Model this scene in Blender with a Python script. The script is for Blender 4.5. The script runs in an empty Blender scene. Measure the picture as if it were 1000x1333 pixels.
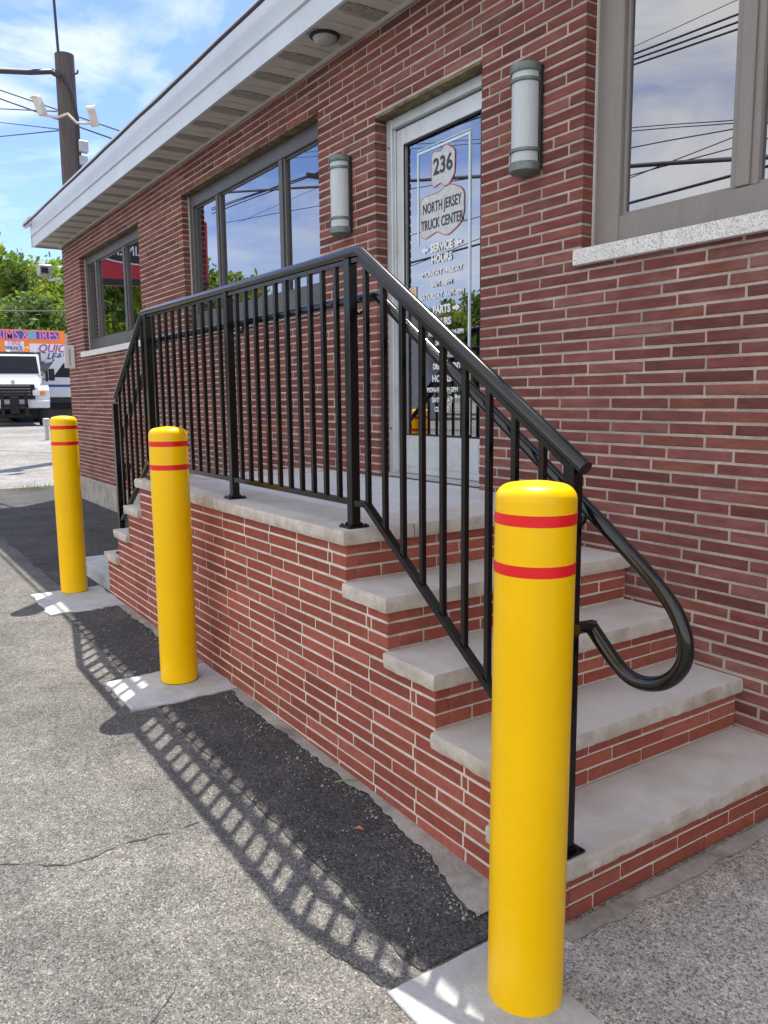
import bpy, math, random
from mathutils import Vector, Matrix, noise
R = math.radians
random.seed(7)
scene = bpy.context.scene
C = scene.collection

# ------------------------------------------------------------ camera, sky, sun, exposure
YAW, PIT, ROL = R(-56.109), R(-8.132), R(-0.596)
fw = Vector((math.sin(YAW)*math.cos(PIT), math.cos(YAW)*math.cos(PIT), math.sin(PIT)))
r0 = Vector((math.cos(YAW), -math.sin(YAW), 0)); u0 = r0.cross(fw)
rt = math.cos(ROL)*r0 + math.sin(ROL)*u0; up = -math.sin(ROL)*r0 + math.cos(ROL)*u0
cam = bpy.data.cameras.new('camera'); cam_o = bpy.data.objects.new('camera', cam); C.objects.link(cam_o)
m3 = Matrix((rt, up, -fw)).transposed()
cam_o.matrix_world = Matrix.Translation((0, 0, 1.38)) @ m3.to_4x4()
cam.sensor_fit = 'VERTICAL'; cam.sensor_height = 36; cam.lens = 36*1046.7/1333
cam.clip_start = 0.05; cam.clip_end = 1500
scene.camera = cam_o
scene.render.resolution_x = 768; scene.render.resolution_y = 1024

SUN = Vector((-0.31, 0.325, 1.0)).normalized()
world = bpy.data.worlds.new('World'); scene.world = world; world.use_nodes = True
wn = world.node_tree.nodes; wl = world.node_tree.links; wn.clear()
wo = wn.new('ShaderNodeOutputWorld'); wb = wn.new('ShaderNodeBackground')
sky = wn.new('ShaderNodeTexSky'); sky.sky_type = 'NISHITA'; sky.sun_disc = False
sky.sun_elevation = math.asin(SUN.z); sky.sun_rotation = math.atan2(SUN.x, SUN.y)
sky.air_density = 1.0; sky.dust_density = 0.2; sky.ozone_density = 1.2
tc = wn.new('ShaderNodeTexCoord'); mp = wn.new('ShaderNodeMapping'); mp.inputs['Scale'].default_value = (1.0, 1.6, 4.2)
mp.inputs['Rotation'].default_value = (0.15, 0.1, 0.4)
wl.new(tc.outputs['Generated'], mp.inputs['Vector'])
n1 = wn.new('ShaderNodeTexNoise'); n1.inputs['Scale'].default_value = 1.9; n1.inputs['Detail'].default_value = 9
n1.inputs['Roughness'].default_value = 0.58; n1.inputs['Distortion'].default_value = 0.5
wl.new(mp.outputs[0], n1.inputs['Vector'])
cr = wn.new('ShaderNodeValToRGB'); cr.color_ramp.elements[0].position = 0.40; cr.color_ramp.elements[1].position = 0.72
cr.color_ramp.elements[0].color = (0.03, 0.03, 0.03, 1); cr.color_ramp.elements[1].color = (0.85, 0.85, 0.85, 1)
dp = wn.new('ShaderNodeVectorMath'); dp.operation = 'DOT_PRODUCT'; dp.inputs[1].default_value = (.35, -.94, .0)
wl.new(tc.outputs['Generated'], dp.inputs[0])
ma = wn.new('ShaderNodeMath'); ma.operation = 'MULTIPLY_ADD'; ma.inputs[1].default_value = .27
wl.new(dp.outputs['Value'], ma.inputs[0]); wl.new(n1.outputs['Fac'], ma.inputs[2])   # thin cloud thickens gently towards the street side
wl.new(ma.outputs[0], cr.inputs[0])
mx = wn.new('ShaderNodeMix'); mx.data_type = 'RGBA'
mx.inputs[7].default_value = (5.0, 4.9, 4.8, 1)
tn = wn.new('ShaderNodeMix'); tn.data_type = 'RGBA'; tn.blend_type = 'MULTIPLY'; tn.inputs[0].default_value = 1
tn.inputs[7].default_value = (.38, .465, .70, 1); wl.new(sky.outputs[0], tn.inputs[6])
wl.new(cr.outputs[0], mx.inputs[0]); wl.new(tn.outputs[2], mx.inputs[6])
wl.new(mx.outputs[2], wb.inputs['Color']); wb.inputs['Strength'].default_value = 0.15
wl.new(wb.outputs[0], wo.inputs[0])

sun = bpy.data.lights.new('sun', 'SUN'); sun.energy = 3.1; sun.angle = R(0.5); sun.color = (1.0, 0.95, 0.87)
so = bpy.data.objects.new('sun', sun); C.objects.link(so); so.location = (-6, 8, 20)
so.rotation_euler = SUN.to_track_quat('Z', 'Y').to_euler()
scene.view_settings.view_transform = 'Standard'; scene.view_settings.look = 'None'
scene.view_settings.gamma = 1; scene.view_settings.use_curve_mapping = False
scene.view_settings.exposure = 1.32
scene.view_settings.use_white_balance = True; scene.view_settings.white_balance_temperature = 7000

# ------------------------------------------------------------ materials
def mat(name, col, rough=0.6, metal=0.0, spec=0.5, var=0.0, vscale=8, bump=0.0, bscale=60, stretch=(1, 1, 1),
        tint=False, coat=0.0, rvar=0.0, speck=None, grime=None, objspace=True):
    m = bpy.data.materials.new(name); m.use_nodes = True
    nt = m.node_tree; N = nt.nodes; L = nt.links; b = N['Principled BSDF']
    b.inputs['Roughness'].default_value = rough; b.inputs['Metallic'].default_value = metal
    b.inputs['Specular IOR Level'].default_value = spec; b.inputs['Coat Weight'].default_value = coat
    b.inputs['Coat Roughness'].default_value = 0.06
    g = N.new('ShaderNodeNewGeometry')
    mp = N.new('ShaderNodeMapping'); mp.inputs['Scale'].default_value = stretch
    L.new(g.outputs['Position'], mp.inputs['Vector'])
    if tint:
        a = N.new('ShaderNodeAttribute'); a.attribute_name = 'tint'; src = a.outputs['Color']
    else:
        c = N.new('ShaderNodeRGB'); c.outputs[0].default_value = (*col, 1); src = c.outputs[0]
    def mul(src, fac_out, lo, hi):
        mr = N.new('ShaderNodeMapRange'); L.new(fac_out, mr.inputs[0]); mr.inputs[1].default_value = .3; mr.inputs[2].default_value = .7
        mr.inputs[3].default_value = lo; mr.inputs[4].default_value = hi
        v = N.new('ShaderNodeVectorMath'); v.operation = 'SCALE'; L.new(src, v.inputs[0]); L.new(mr.outputs[0], v.inputs['Scale'])
        return v.outputs[0]
    def nz(scale, det=5, ro=.6):
        n = N.new('ShaderNodeTexNoise'); n.inputs['Scale'].default_value = scale; n.inputs['Detail'].default_value = det
        n.inputs['Roughness'].default_value = ro; L.new(mp.outputs[0], n.inputs['Vector']); return n.outputs['Fac']
    if var:
        src = mul(src, nz(vscale), 1-var, 1+var)
        src = mul(src, nz(vscale*9, 4), 1-var*.5, 1+var*.5)
    if grime:
        gcol, gscale, lo, hi, amt = grime
        n = nz(gscale, 8, .65); mr = N.new('ShaderNodeMapRange'); L.new(n, mr.inputs[0]); mr.inputs[1].default_value = lo; mr.inputs[2].default_value = hi
        mr.inputs[3].default_value = 0; mr.inputs[4].default_value = amt
        x = N.new('ShaderNodeMix'); x.data_type = 'RGBA'; L.new(mr.outputs[0], x.inputs[0]); L.new(src, x.inputs[6]); x.inputs[7].default_value = (*gcol, 1)
        src = x.outputs[2]
    if speck:
        for (scol, sscale, th, amt) in speck:
            v = N.new('ShaderNodeTexVoronoi'); v.inputs['Scale'].default_value = sscale; L.new(mp.outputs[0], v.inputs['Vector'])
            s = N.new('ShaderNodeSeparateColor'); L.new(v.outputs['Color'], s.inputs[0])
            gt = N.new('ShaderNodeMath'); gt.operation = 'GREATER_THAN'; gt.inputs[1].default_value = th; L.new(s.outputs[0], gt.inputs[0])
            ml = N.new('ShaderNodeMath'); ml.operation = 'MULTIPLY'; ml.inputs[1].default_value = amt; L.new(gt.outputs[0], ml.inputs[0])
            x = N.new('ShaderNodeMix'); x.data_type = 'RGBA'; L.new(ml.outputs[0], x.inputs[0]); L.new(src, x.inputs[6]); x.inputs[7].default_value = (*scol, 1)
            src = x.outputs[2]
    L.new(src, b.inputs['Base Color'])
    if rvar:
        mr = N.new('ShaderNodeMapRange'); L.new(nz(vscale*2), mr.inputs[0]); mr.inputs[1].default_value = .3; mr.inputs[2].default_value = .7
        mr.inputs[3].default_value = max(0, rough-rvar); mr.inputs[4].default_value = min(1, rough+rvar); L.new(mr.outputs[0], b.inputs['Roughness'])
    if bump:
        bp = N.new('ShaderNodeBump'); bp.inputs['Strength'].default_value = bump; bp.inputs['Distance'].default_value = 0.004
        L.new(nz(bscale, 6, .7), bp.inputs['Height']); L.new(bp.outputs[0], b.inputs['Normal'])
    return m

M = {}
M['wall_brick'] = mat('wall_brick', (.2, .08, .07), .9, spec=.2, tint=True, var=.22, vscale=22, bump=.9, bscale=140, stretch=(.45, 1, 1.6), grime=((.40, .32, .30), 2.9, .57, .80, .42))
M['step_brick'] = mat('step_brick', (.25, .08, .06), .88, spec=.2, tint=True, var=.14, vscale=30, bump=.7, bscale=160, stretch=(1, 1, 1.2), grime=((.45, .36, .33), 7, .66, .85, .35))
M['mortar'] = mat('mortar', (.47, .405, .36), .95, var=.25, vscale=5, bump=.8, bscale=200, grime=((.22, .19, .17), 3.2, .5, .75, .6))
M['step_mortar'] = mat('step_mortar', (.70, .64, .57), .95, var=.18, vscale=5, bump=.8, bscale=200, grime=((.3, .27, .25), 4, .55, .8, .5))
M['limestone'] = mat('limestone', (.58, .57, .545), .85, var=.09, vscale=4, bump=.8, bscale=70, grime=((.42, .36, .28), 4.5, .48, .72, .6))
M['granite_sill'] = mat('granite_sill', (.72, .73, .72), .7, var=.1, vscale=20, bump=.3, bscale=120, speck=[((.25, .26, .27), 260, .72, .7), ((.8, .8, .8), 220, .8, .6)])
M['landing_concrete'] = mat('landing_concrete', (.60, .63, .66), .8, var=.10, vscale=3, bump=.3, bscale=90, grime=((.36, .37, .38), 2.2, .5, .75, .5))
M['pad_concrete'] = mat('pad_concrete', (.47, .495, .51), .9, var=.14, vscale=9, bump=.7, bscale=110, grime=((.30, .285, .26), 7, .52, .75, .6))
M['old_concrete'] = mat('old_concrete', (.36, .35, .32), .95, var=.25, vscale=6, bump=1, bscale=60, grime=((.17, .15, .13), 7, .5, .7, .7))
M['white_metal'] = mat('white_metal', (.57, .64, .70), .35, var=.06, vscale=2, grime=((.42, .43, .42), 2.5, .58, .8, .35))
M['soffit'] = mat('soffit_vinyl', (.56, .54, .49), .6, var=.05, vscale=2)
M['soffit_vent'] = mat('soffit_vent', (.37, .355, .31), .7, var=.08, vscale=6, speck=[((.1, .09, .08), 190, .7, .7)])
M['bronze_frame'] = mat('window_frame_metal', (.105, .105, .105), .42, var=.14, vscale=6, bump=.1, metal=.35)
M['taupe_frame'] = mat('window_frame_weathered', (.235, .22, .21), .5, var=.09, vscale=5, bump=.15, bscale=40, stretch=(3, 3, .6))
M['door_metal'] = mat('door_metal', (.55, .60, .63), .38, var=.10, vscale=5, metal=.25, grime=((.33, .33, .31), 6, .56, .75, .5))
M['rust'] = mat('rusty_lintel', (.20, .155, .085), .85, var=.5, vscale=18, bump=.8, grime=((.08, .05, .03), 12, .45, .6, .8))
M['black_paint'] = mat('black_gloss_paint', (.004, .004, .0045), .20, spec=.35, coat=.12, bump=.04, bscale=60)
M['rail_gloss'] = mat('rail_gloss_paint', (.006, .006, .007), .15, spec=.5, coat=.2, bump=.03, bscale=40)
M['yellow'] = mat('yellow_plastic', (.95, .56, .0), .34, spec=.32, coat=.08, var=.035, vscale=5, rvar=.06, bump=.06, bscale=30, grime=((.50, .36, .07), 14, .66, .82, .40))
M['red_tape'] = mat('red_tape', (.80, .008, .014), .35, var=.08, vscale=12)
M['tape_scuff'] = mat('tape_scuff', (.75, .3, .25), .5)
M['green_metal'] = mat('verdigris_metal', (.16, .21, .20), .5, var=.22, vscale=25, bump=.2, metal=.4)
M['lamp_white'] = mat('lamp_acrylic', (.50, .56, .60), .35, var=.05, vscale=20, stretch=(6, 6, .6))
M['dark'] = mat('dark_rubber', (.02, .02, .022), .7, var=.2)
M['cable'] = mat('cable_sheath', (.045, .04, .05), .6)
M['wood_pole'] = mat('weathered_pole_wood', (.095, .082, .078), .9, var=.3, vscale=4, bump=1, bscale=30, stretch=(9, 9, .5))
M['grey_metal'] = mat('grey_metal', (.42, .43, .44), .45, metal=.3, var=.1)
M['cream_metal'] = mat('cream_metal', (.6, .56, .48), .5, var=.1)
M['interior'] = mat('interior_wall', (.05, .055, .06), .9, var=.1)
M['truck_white'] = mat('truck_white_paint', (.55, .57, .6), .2, coat=.5, var=.02)
M['truck_black'] = mat('truck_black', (.012, .012, .013), .6, spec=.3, var=.2)
M['chrome'] = mat('chrome', (.7, .7, .7), .15, metal=1)
M['tyre'] = mat('tyre', (.02, .02, .02), .85, var=.2)
M['amber'] = mat('amber_lens', (.85, .2, .02), .2, coat=.5)
M['lens'] = mat('headlamp_lens', (.7, .72, .72), .1, coat=.8)
M['bark'] = mat('bark', (.10, .08, .06), .9, var=.3, bump=1)
M['blue_panel'] = mat('banner_blue', (.04, .08, .42), .5, var=.08)
M['orange_panel'] = mat('banner_orange', (.85, .22, .03), .5, var=.05)
M['pink_letter'] = mat('banner_pink', (.75, .22, .33), .5)
M['white_panel'] = mat('banner_white', (.68, .70, .78), .5, var=.04)
M['purple_letter'] = mat('banner_purple', (.35, .04, .14), .5)
M['navy_letter'] = mat('banner_navy', (.03, .05, .2), .5)
M['teal_panel'] = mat('banner_teal', (.06, .45, .5), .5)
M['sign_red'] = mat('sign_red', (.5, .02, .03), .4)
M['sign_black'] = mat('sign_black', (.015, .015, .015), .4)
M['sign_white'] = mat('sign_white', (.8, .8, .8), .4)
M['shop_wall'] = mat('shop_wall', (.42, .43, .44), .8, var=.1, vscale=1)
M['roof_grey'] = mat('roof_grey', (.35, .35, .36), .8, var=.1)
M['decal_white'] = mat('decal_white', (.80, .84, .85), .5)
M['decal_black'] = mat('decal_black', (.03, .03, .035), .5)
M['decal_red'] = mat('decal_red', (.5, .16, .16), .5)
M['decal_pale'] = mat('decal_pale', (.52, .58, .60), .5, var=.15, vscale=25)
M['cyan_tube'] = mat('pale_cyan_tube', (.62, .80, .84), .3)
M['caulk'] = mat('caulk', (.62, .60, .57), .7, var=.1)
M['dirt'] = mat('dirt', (.16, .13, .10), .95, var=.4, vscale=20, bump=1)
M['leaf_litter'] = mat('fallen_leaf_orange', (.55, .2, .08), .7)
M['leaf_green'] = mat('fallen_leaf_green', (.16, .20, .08), .7)

def leafmat(name, c1, c2):
    m = bpy.data.materials.new(name); m.use_nodes = True; nt = m.node_tree; N = nt.nodes; L = nt.links; b = N['Principled BSDF']
    a = N.new('ShaderNodeAttribute'); a.attribute_name = 'tint'
    L.new(a.outputs['Color'], b.inputs['Base Color']); b.inputs['Roughness'].default_value = .6
    tr = N.new('ShaderNodeBsdfTranslucent'); L.new(a.outputs['Color'], tr.inputs['Color'])
    ms = N.new('ShaderNodeMixShader'); ms.inputs[0].default_value = .45
    L.new(b.outputs[0], ms.inputs[1]); L.new(tr.outputs[0], ms.inputs[2]); L.new(ms.outputs[0], N['Material Output'].inputs[0])
    return m
M['leaf'] = leafmat('foliage', None, None)

def glassmat(name, refl, trans_col, rough=0.0, tilt=0.0):
    m = bpy.data.materials.new(name); m.use_nodes = True; nt = m.node_tree; N = nt.nodes; L = nt.links
    for n in list(N):
        if n.type == 'BSDF_PRINCIPLED': N.remove(n)
    gl = N.new('ShaderNodeBsdfGlossy'); gl.inputs['Roughness'].default_value = rough; gl.inputs['Color'].default_value = (.86, .90, .95, 1)
    tp = N.new('ShaderNodeBsdfTransparent'); tp.inputs['Color'].default_value = (*trans_col, 1)
    lw = N.new('ShaderNodeFresnel'); lw.inputs['IOR'].default_value = 1.5
    mr = N.new('ShaderNodeMapRange'); mr.inputs[1].default_value = 0.04; mr.inputs[2].default_value = .5
    mr.inputs[3].default_value = refl; mr.inputs[4].default_value = .95
    L.new(lw.outputs[0], mr.inputs[0])
    ms = N.new('ShaderNodeMixShader'); L.new(mr.outputs[0], ms.inputs[0]); L.new(tp.outputs[0], ms.inputs[1]); L.new(gl.outputs[0], ms.inputs[2])
    L.new(ms.outputs[0], N['Material Output'].inputs[0])
    g = N.new('ShaderNodeNewGeometry'); nz = N.new('ShaderNodeTexNoise'); nz.inputs['Scale'].default_value = 1.4; nz.inputs['Detail'].default_value = 1
    L.new(g.outputs['Position'], nz.inputs['Vector'])
    bp = N.new('ShaderNodeBump'); bp.inputs['Strength'].default_value = .12; bp.inputs['Distance'].default_value = .004
    L.new(nz.outputs['Fac'], bp.inputs['Height']); L.new(bp.outputs[0], gl.inputs['Normal'])
    return m
M['glass'] = glassmat('reflective_window_glass', .36, (.35, .38, .42))
M['door_glass'] = glassmat('door_glass', .42, (.5, .55, .56))
M['truck_glass'] = glassmat('windscreen_glass', .03, (.3, .34, .36))

def asphalt(name, base, lights, darks, scale, patch, bumps=1.0, warm=0.0):
    m = bpy.data.materials.new(name); m.use_nodes = True; nt = m.node_tree; N = nt.nodes; L = nt.links; b = N['Principled BSDF']
    b.inputs['Roughness'].default_value = .92; b.inputs['Specular IOR Level'].default_value = .25
    g = N.new('ShaderNodeNewGeometry')
    def nz(s, d=5, r=.6):
        n = N.new('ShaderNodeTexNoise'); n.inputs['Scale'].default_value = s; n.inputs['Detail'].default_value = d; n.inputs['Roughness'].default_value = r
        L.new(g.outputs['Position'], n.inputs['Vector']); return n.outputs['Fac']
    def vor(s, feat='F1'):
        v = N.new('ShaderNodeTexVoronoi'); v.inputs['Scale'].default_value = s; v.feature = feat
        L.new(g.outputs['Position'], v.inputs['Vector']); return v
    v1 = vor(scale); v2 = vor(scale*2.3)
    s1 = N.new('ShaderNodeSeparateColor'); L.new(v1.outputs['Color'], s1.inputs[0])
    s2 = N.new('ShaderNodeSeparateColor'); L.new(v2.outputs['Color'], s2.inputs[0])
    rmp = N.new('ShaderNodeValToRGB'); L.new(s1.outputs[0], rmp.inputs[0])
    e = rmp.color_ramp.elements; e[0].color = (*darks, 1); e[0].position = 0.02; e[1].color = (*lights, 1); e[1].position = .98
    k = rmp.color_ramp.elements.new(.35); k.color = (*base, 1); k2 = rmp.color_ramp.elements.new(.8); k2.color = (*[c*1.15 for c in base], 1)
    rmp2 = N.new('ShaderNodeValToRGB'); L.new(s2.outputs[1], rmp2.inputs[0])
    e = rmp2.color_ramp.elements; e[0].color = (.60, .60, .60, 1); e[1].color = (1.38, 1.37, 1.33, 1)
    v = N.new('ShaderNodeVectorMath'); v.operation = 'MULTIPLY'; L.new(rmp.outputs[0], v.inputs[0]); L.new(rmp2.outputs[0], v.inputs[1])
    src = v.outputs[0]
    for s, lo, hi in ((patch, .72, 1.25), (patch*7, .82, 1.15), (patch*40, .75, 1.2)):
        mr = N.new('ShaderNodeMapRange'); L.new(nz(s), mr.inputs[0]); mr.inputs[1].default_value = .3; mr.inputs[2].default_value = .7
        mr.inputs[3].default_value = lo; mr.inputs[4].default_value = hi
        q = N.new('ShaderNodeVectorMath'); q.operation = 'SCALE'; L.new(src, q.inputs[0]); L.new(mr.outputs[0], q.inputs['Scale']); src = q.outputs[0]
    if warm:
        n = nz(1.7, 5); mr = N.new('ShaderNodeMapRange'); L.new(n, mr.inputs[0]); mr.inputs[1].default_value = .58; mr.inputs[2].default_value = .75
        mr.inputs[4].default_value = warm
        x = N.new('ShaderNodeMix'); x.data_type = 'RGBA'; L.new(mr.outputs[0], x.inputs[0]); L.new(src, x.inputs[6]); x.inputs[7].default_value = (.42, .37, .27, 1); src = x.outputs[2]
    L.new(src, b.inputs['Base Color'])
    bp = N.new('ShaderNodeBump'); bp.inputs['Strength'].default_value = bumps; bp.inputs['Distance'].default_value = .005
    ad = N.new('ShaderNodeMath'); ad.operation = 'ADD'; L.new(s1.outputs[2], ad.inputs[0]); L.new(nz(scale*1.5, 4), ad.inputs[1])
    L.new(ad.outputs[0], bp.inputs['Height']); L.new(bp.outputs[0], b.inputs['Normal'])
    return m
M['asphalt'] = asphalt('weathered_asphalt', (.142, .143, .142), (.29, .29, .287), (.06, .06, .061), 235, .8, .6, .10)
M['new_asphalt'] = asphalt('dark_patch_asphalt', (.085, .086, .090), (.17, .17, .17), (.034, .034, .037), 180, 2.6, .8)
M['aggregate'] = asphalt('exposed_aggregate', (.46, .445, .42), (.66, .645, .62), (.20, .185, .17), 185, 2.0, .6, .15)
M['lot_concrete'] = asphalt('pale_lot_concrete', (.24, .24, .235), (.32, .32, .31), (.15, .15, .15), 60, .3, .3)

# ------------------------------------------------------------ mesh helpers
class MB:
    def __init__(s): s.v = []; s.f = []; s.t = []
    def add(s, vs, fs, tint=None):
        o = len(s.v); s.v += [tuple(p) for p in vs]; s.f += [tuple(i+o for i in f) for f in fs]; s.t += [tint]*len(fs); return s
    def box(s, x0, x1, y0, y1, z0, z1, tint=None):
        vs = [(x, y, z) for x in (x0, x1) for y in (y0, y1) for z in (z0, z1)]
        return s.add(vs, [(0, 1, 3, 2), (4, 6, 7, 5), (0, 4, 5, 1), (2, 3, 7, 6), (0, 2, 6, 4), (1, 5, 7, 3)], tint)
    def bbox(s, x0, x1, y0, y1, z0, z1, b=.003):
        # bevelled box: each face inset, edges and corners chamfered
        cs = []; idx = {}
        def P(ax, sg):
            pass
        lo = (x0, y0, z0); hi = (x1, y1, z1)
        vs = []; 
        for cx in (0, 1):
            for cy in (0, 1):
                for cz in (0, 1):
                    c = [hi[i] if k else lo[i] for i, k in enumerate((cx, cy, cz))]
                    ins = [(-b if k else b) for k in (cx, cy, cz)]
                    for ax in range(3):
                        p = [c[i]+(0 if i == ax else ins[i]) for i in range(3)]
                        idx[(cx, cy, cz, ax)] = len(vs); vs.append(p)
        F = []
        for ax in range(3):
            o = [i for i in range(3) if i != ax]
            for sg in (0, 1):
                q = []
                for a, c in ((0, 0), (1, 0), (1, 1), (0, 1)):
                    k = [0, 0, 0]; k[ax] = sg; k[o[0]] = a; k[o[1]] = c
                    q.append(idx[(*k, ax)])
                if (sg == 1) == (ax == 1): q = q[::-1]
                F.append(tuple(q))
        for ax in range(3):
            o = [i for i in range(3) if i != ax]
            for a in (0, 1):
                for c in (0, 1):
                    k0 = [0, 0, 0]; k0[o[0]] = a; k0[o[1]] = c; k1 = list(k0); k1[ax] = 1
                    F.append((idx[(*k0, o[0])], idx[(*k1, o[0])], idx[(*k1, o[1])], idx[(*k0, o[1])]))
        for cx in (0, 1):
            for cy in (0, 1):
                for cz in (0, 1): F.append(tuple(idx[(cx, cy, cz, a)] for a in range(3)))
        return s.add(vs, F)
    def tube(s, pts, r, n=10, cap=True):
        pts = [Vector(p) for p in pts]; k = len(pts); rs = r if isinstance(r, (list, tuple)) else [r]*k
        T = []
        for i in range(k):
            a = pts[max(0, i-1)]; b = pts[min(k-1, i+1)]; T.append((b-a).normalized())
        u = T[0].orthogonal().normalized(); 
        if abs(T[0].z) < .95: u = Vector((0, 0, 1)) - T[0]*T[0].z; u.normalize()
        vs = []; fs = []
        for i in range(k):
            if i: 
                u = u - T[i]*u.dot(T[i]); u.normalize()
            w = T[i].cross(u)
            # mitre scale
            for j in range(n):
                a = 2*math.pi*j/n; vs.append(pts[i]+(u*math.cos(a)+w*math.sin(a))*rs[i])
        for i in range(k-1):
            for j in range(n): fs.append((i*n+j, i*n+(j+1) % n, (i+1)*n+(j+1) % n, (i+1)*n+j))
        if cap: fs.append(tuple(range(n))[::-1]); fs.append(tuple(range((k-1)*n, k*n)))
        return s.add(vs, fs)
    def bar(s, a, b, w, h, side=Vector((0, 1, 0))):
        a = Vector(a); b = Vector(b); t = (b-a).normalized(); sd = (side - t*side.dot(t)).normalized(); n = t.cross(sd)
        vs = []
        for p in (a, b):
            for i, j in ((-1, -1), (1, -1), (1, 1), (-1, 1)): vs.append(p+sd*(w/2*i)+n*(h/2*j))
        return s.add(vs, [(0, 1, 2, 3), (7, 6, 5, 4), (0, 4, 5, 1), (1, 5, 6, 2), (2, 6, 7, 3), (3, 7, 4, 0)])
    def lathe(s, prof, c=(0, 0, 0), n=48, a0=0, a1=2*math.pi, close=True):
        full = abs(a1-a0-2*math.pi) < 1e-6; m = n if full else n+1; vs = []; fs = []
        for (r, z) in prof:
            for j in range(m):
                a = a0+(a1-a0)*j/n; vs.append((c[0]+r*math.cos(a), c[1]+r*math.sin(a), c[2]+z))
        for i in range(len(prof)-1):
            for j in range(n):
                j2 = (j+1) % m if full else j+1
                fs.append((i*m+j, i*m+j2, (i+1)*m+j2, (i+1)*m+j))
        if close:
            fs.append(tuple(range(m))[::-1]); fs.append(tuple(range((len(prof)-1)*m, len(prof)*m)))
        return s.add(vs, fs)
    def prism(s, poly, ax, a, b):
        # polygon in the two other axes extruded along axis ax from a to b
        o = [i for i in range(3) if i != ax]; n = len(poly); vs = []
        for t in (a, b):
            for p in poly:
                q = [0, 0, 0]; q[ax] = t; q[o[0]] = p[0]; q[o[1]] = p[1]; vs.append(q)
        fs = [tuple(range(n)), tuple(range(n, 2*n))[::-1]] + [(i, i+n, (i+1) % n+n, (i+1) % n) for i in range(n)]
        return s.add(vs, fs)
    def mesh(s, name, material, smooth=None):
        me = bpy.data.meshes.new(name); me.from_pydata(s.v, [], s.f)
        if any(t is not None for t in s.t):
            at = me.attributes.new('tint', 'FLOAT_COLOR', 'CORNER'); cols = []
            for f, t in zip(s.f, s.t): cols += list((*(t or (.2, .08, .07)), 1.0))*len(f)
            at.data.foreach_set('color', cols)
        if smooth is not None:
            me.polygons.foreach_set('use_smooth', [True]*len(me.polygons)); me.update(); me.set_sharp_from_angle(angle=R(smooth))
        me.materials.append(material); me.update(); return me

import bmesh
def fixn(me):
    bm = bmesh.new(); bm.from_mesh(me); bmesh.ops.recalc_face_normals(bm, faces=bm.faces); bm.to_mesh(me); bm.free()
def link(name, me, parent=None):
    o = bpy.data.objects.new(name, me); C.objects.link(o)
    if parent: o.parent = parent
    return o
def obj(name, mb, material, parent=None, smooth=None, fix=True):
    me = mb.mesh(name, M[material] if isinstance(material, str) else material, smooth)
    if fix: 
        fixn(me)
        if smooth is not None: me.set_sharp_from_angle(angle=R(smooth))
    return link(name, me, parent)
def tag(o, label, cat, group=None):
    o['label'] = label; o['category'] = cat
    if group: o['group'] = group
    return o
def thing(name, label, cat, loc=(0, 0, 0), group=None):
    o = bpy.data.objects.new(name, None); C.objects.link(o); o.location = loc; o.empty_display_size = .2
    return tag(o, label, cat, group)
def struct(o): o['kind'] = 'structure'; return o
def stuff(o): o['kind'] = 'stuff'; return o
def rehang(root):
    # parts were modelled in world coordinates: cancel the thing's own location
    pass
def local(o, root):
    o.matrix_parent_inverse = root.matrix_world.inverted() if False else Matrix.Translation(-Vector(root.location)); return o
def nse(x, y, z=0.0, s=1.0): return noise.noise(Vector((x*s, y*s, z*s)))

def text(name, body, size, center, material, parent, rot=(R(90), 0, 0), bold=0.0, sx=1.0, shear=0.0, depth=.0006):
    cu = bpy.data.curves.new(name, 'FONT'); cu.body = body; cu.size = size; cu.align_x = 'CENTER'; cu.align_y = 'CENTER'
    cu.offset = bold*.6; cu.shear = shear; cu.extrude = depth; cu.resolution_u = 3
    t = bpy.data.objects.new(name, cu); C.objects.link(t)
    me = bpy.data.meshes.new_from_object(t.evaluated_get(bpy.context.evaluated_depsgraph_get()))
    C.objects.unlink(t); bpy.data.objects.remove(t); bpy.data.curves.remove(cu)
    me.materials.clear(); me.materials.append(M[material])
    o = link(name, me, parent); o.rotation_euler = rot; o.scale = (sx, 1, 1); o.location = center
    return o

# ------------------------------------------------------------ ground
GX = [-400, -60, -34, -20, -12, -5.5, -3.3, -1.6, 400]; GZ = [.55, .55, .38, .2, .1, .07, .045, 0, 0]
def gh(x):
    for i in range(len(GX)-1):
        if GX[i] <= x <= GX[i+1]:
            t = (x-GX[i])/(GX[i+1]-GX[i]); return GZ[i]+(GZ[i+1]-GZ[i])*t
    return 0
def sheet(name, xs, y0f, y1f, ny, dz, material):
    mb = MB(); vs = []; nx = len(xs)
    for x in xs:
        a, b = y0f(x), y1f(x)
        for j in range(ny+1): vs.append((x, a+(b-a)*j/ny, gh(x)+dz))
    fs = [(i*(ny+1)+j, (i+1)*(ny+1)+j, (i+1)*(ny+1)+j+1, i*(ny+1)+j+1) for i in range(nx-1) for j in range(ny)]
    mb.add(vs, fs); return struct(obj(name, mb, material, smooth=30, fix=False))
def frange(a, b, st):
    n = max(1, int(round((b-a)/st))); return [a+(b-a)*i/n for i in range(n+1)]
xs = [-400, -200, -100, -60, -34, -20, -12, -8, -5.5, -4.4, -3.3, -2.4, -1.6, 0, 5, 20, 100, 400]
sheet('ground', xs, lambda x: -400, lambda x: 400, 4, 0, 'asphalt')
sheet('concrete_lot', [-120, -60, -34, -20, -12.75], lambda x: -60, lambda x: 60, 2, .004, 'lot_concrete')
rag = lambda x, a, s=6, k=0: a*nse(x, 3.1+k, 0, s)+a*.6*nse(x, 9.1+k, 0, s*5)
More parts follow.
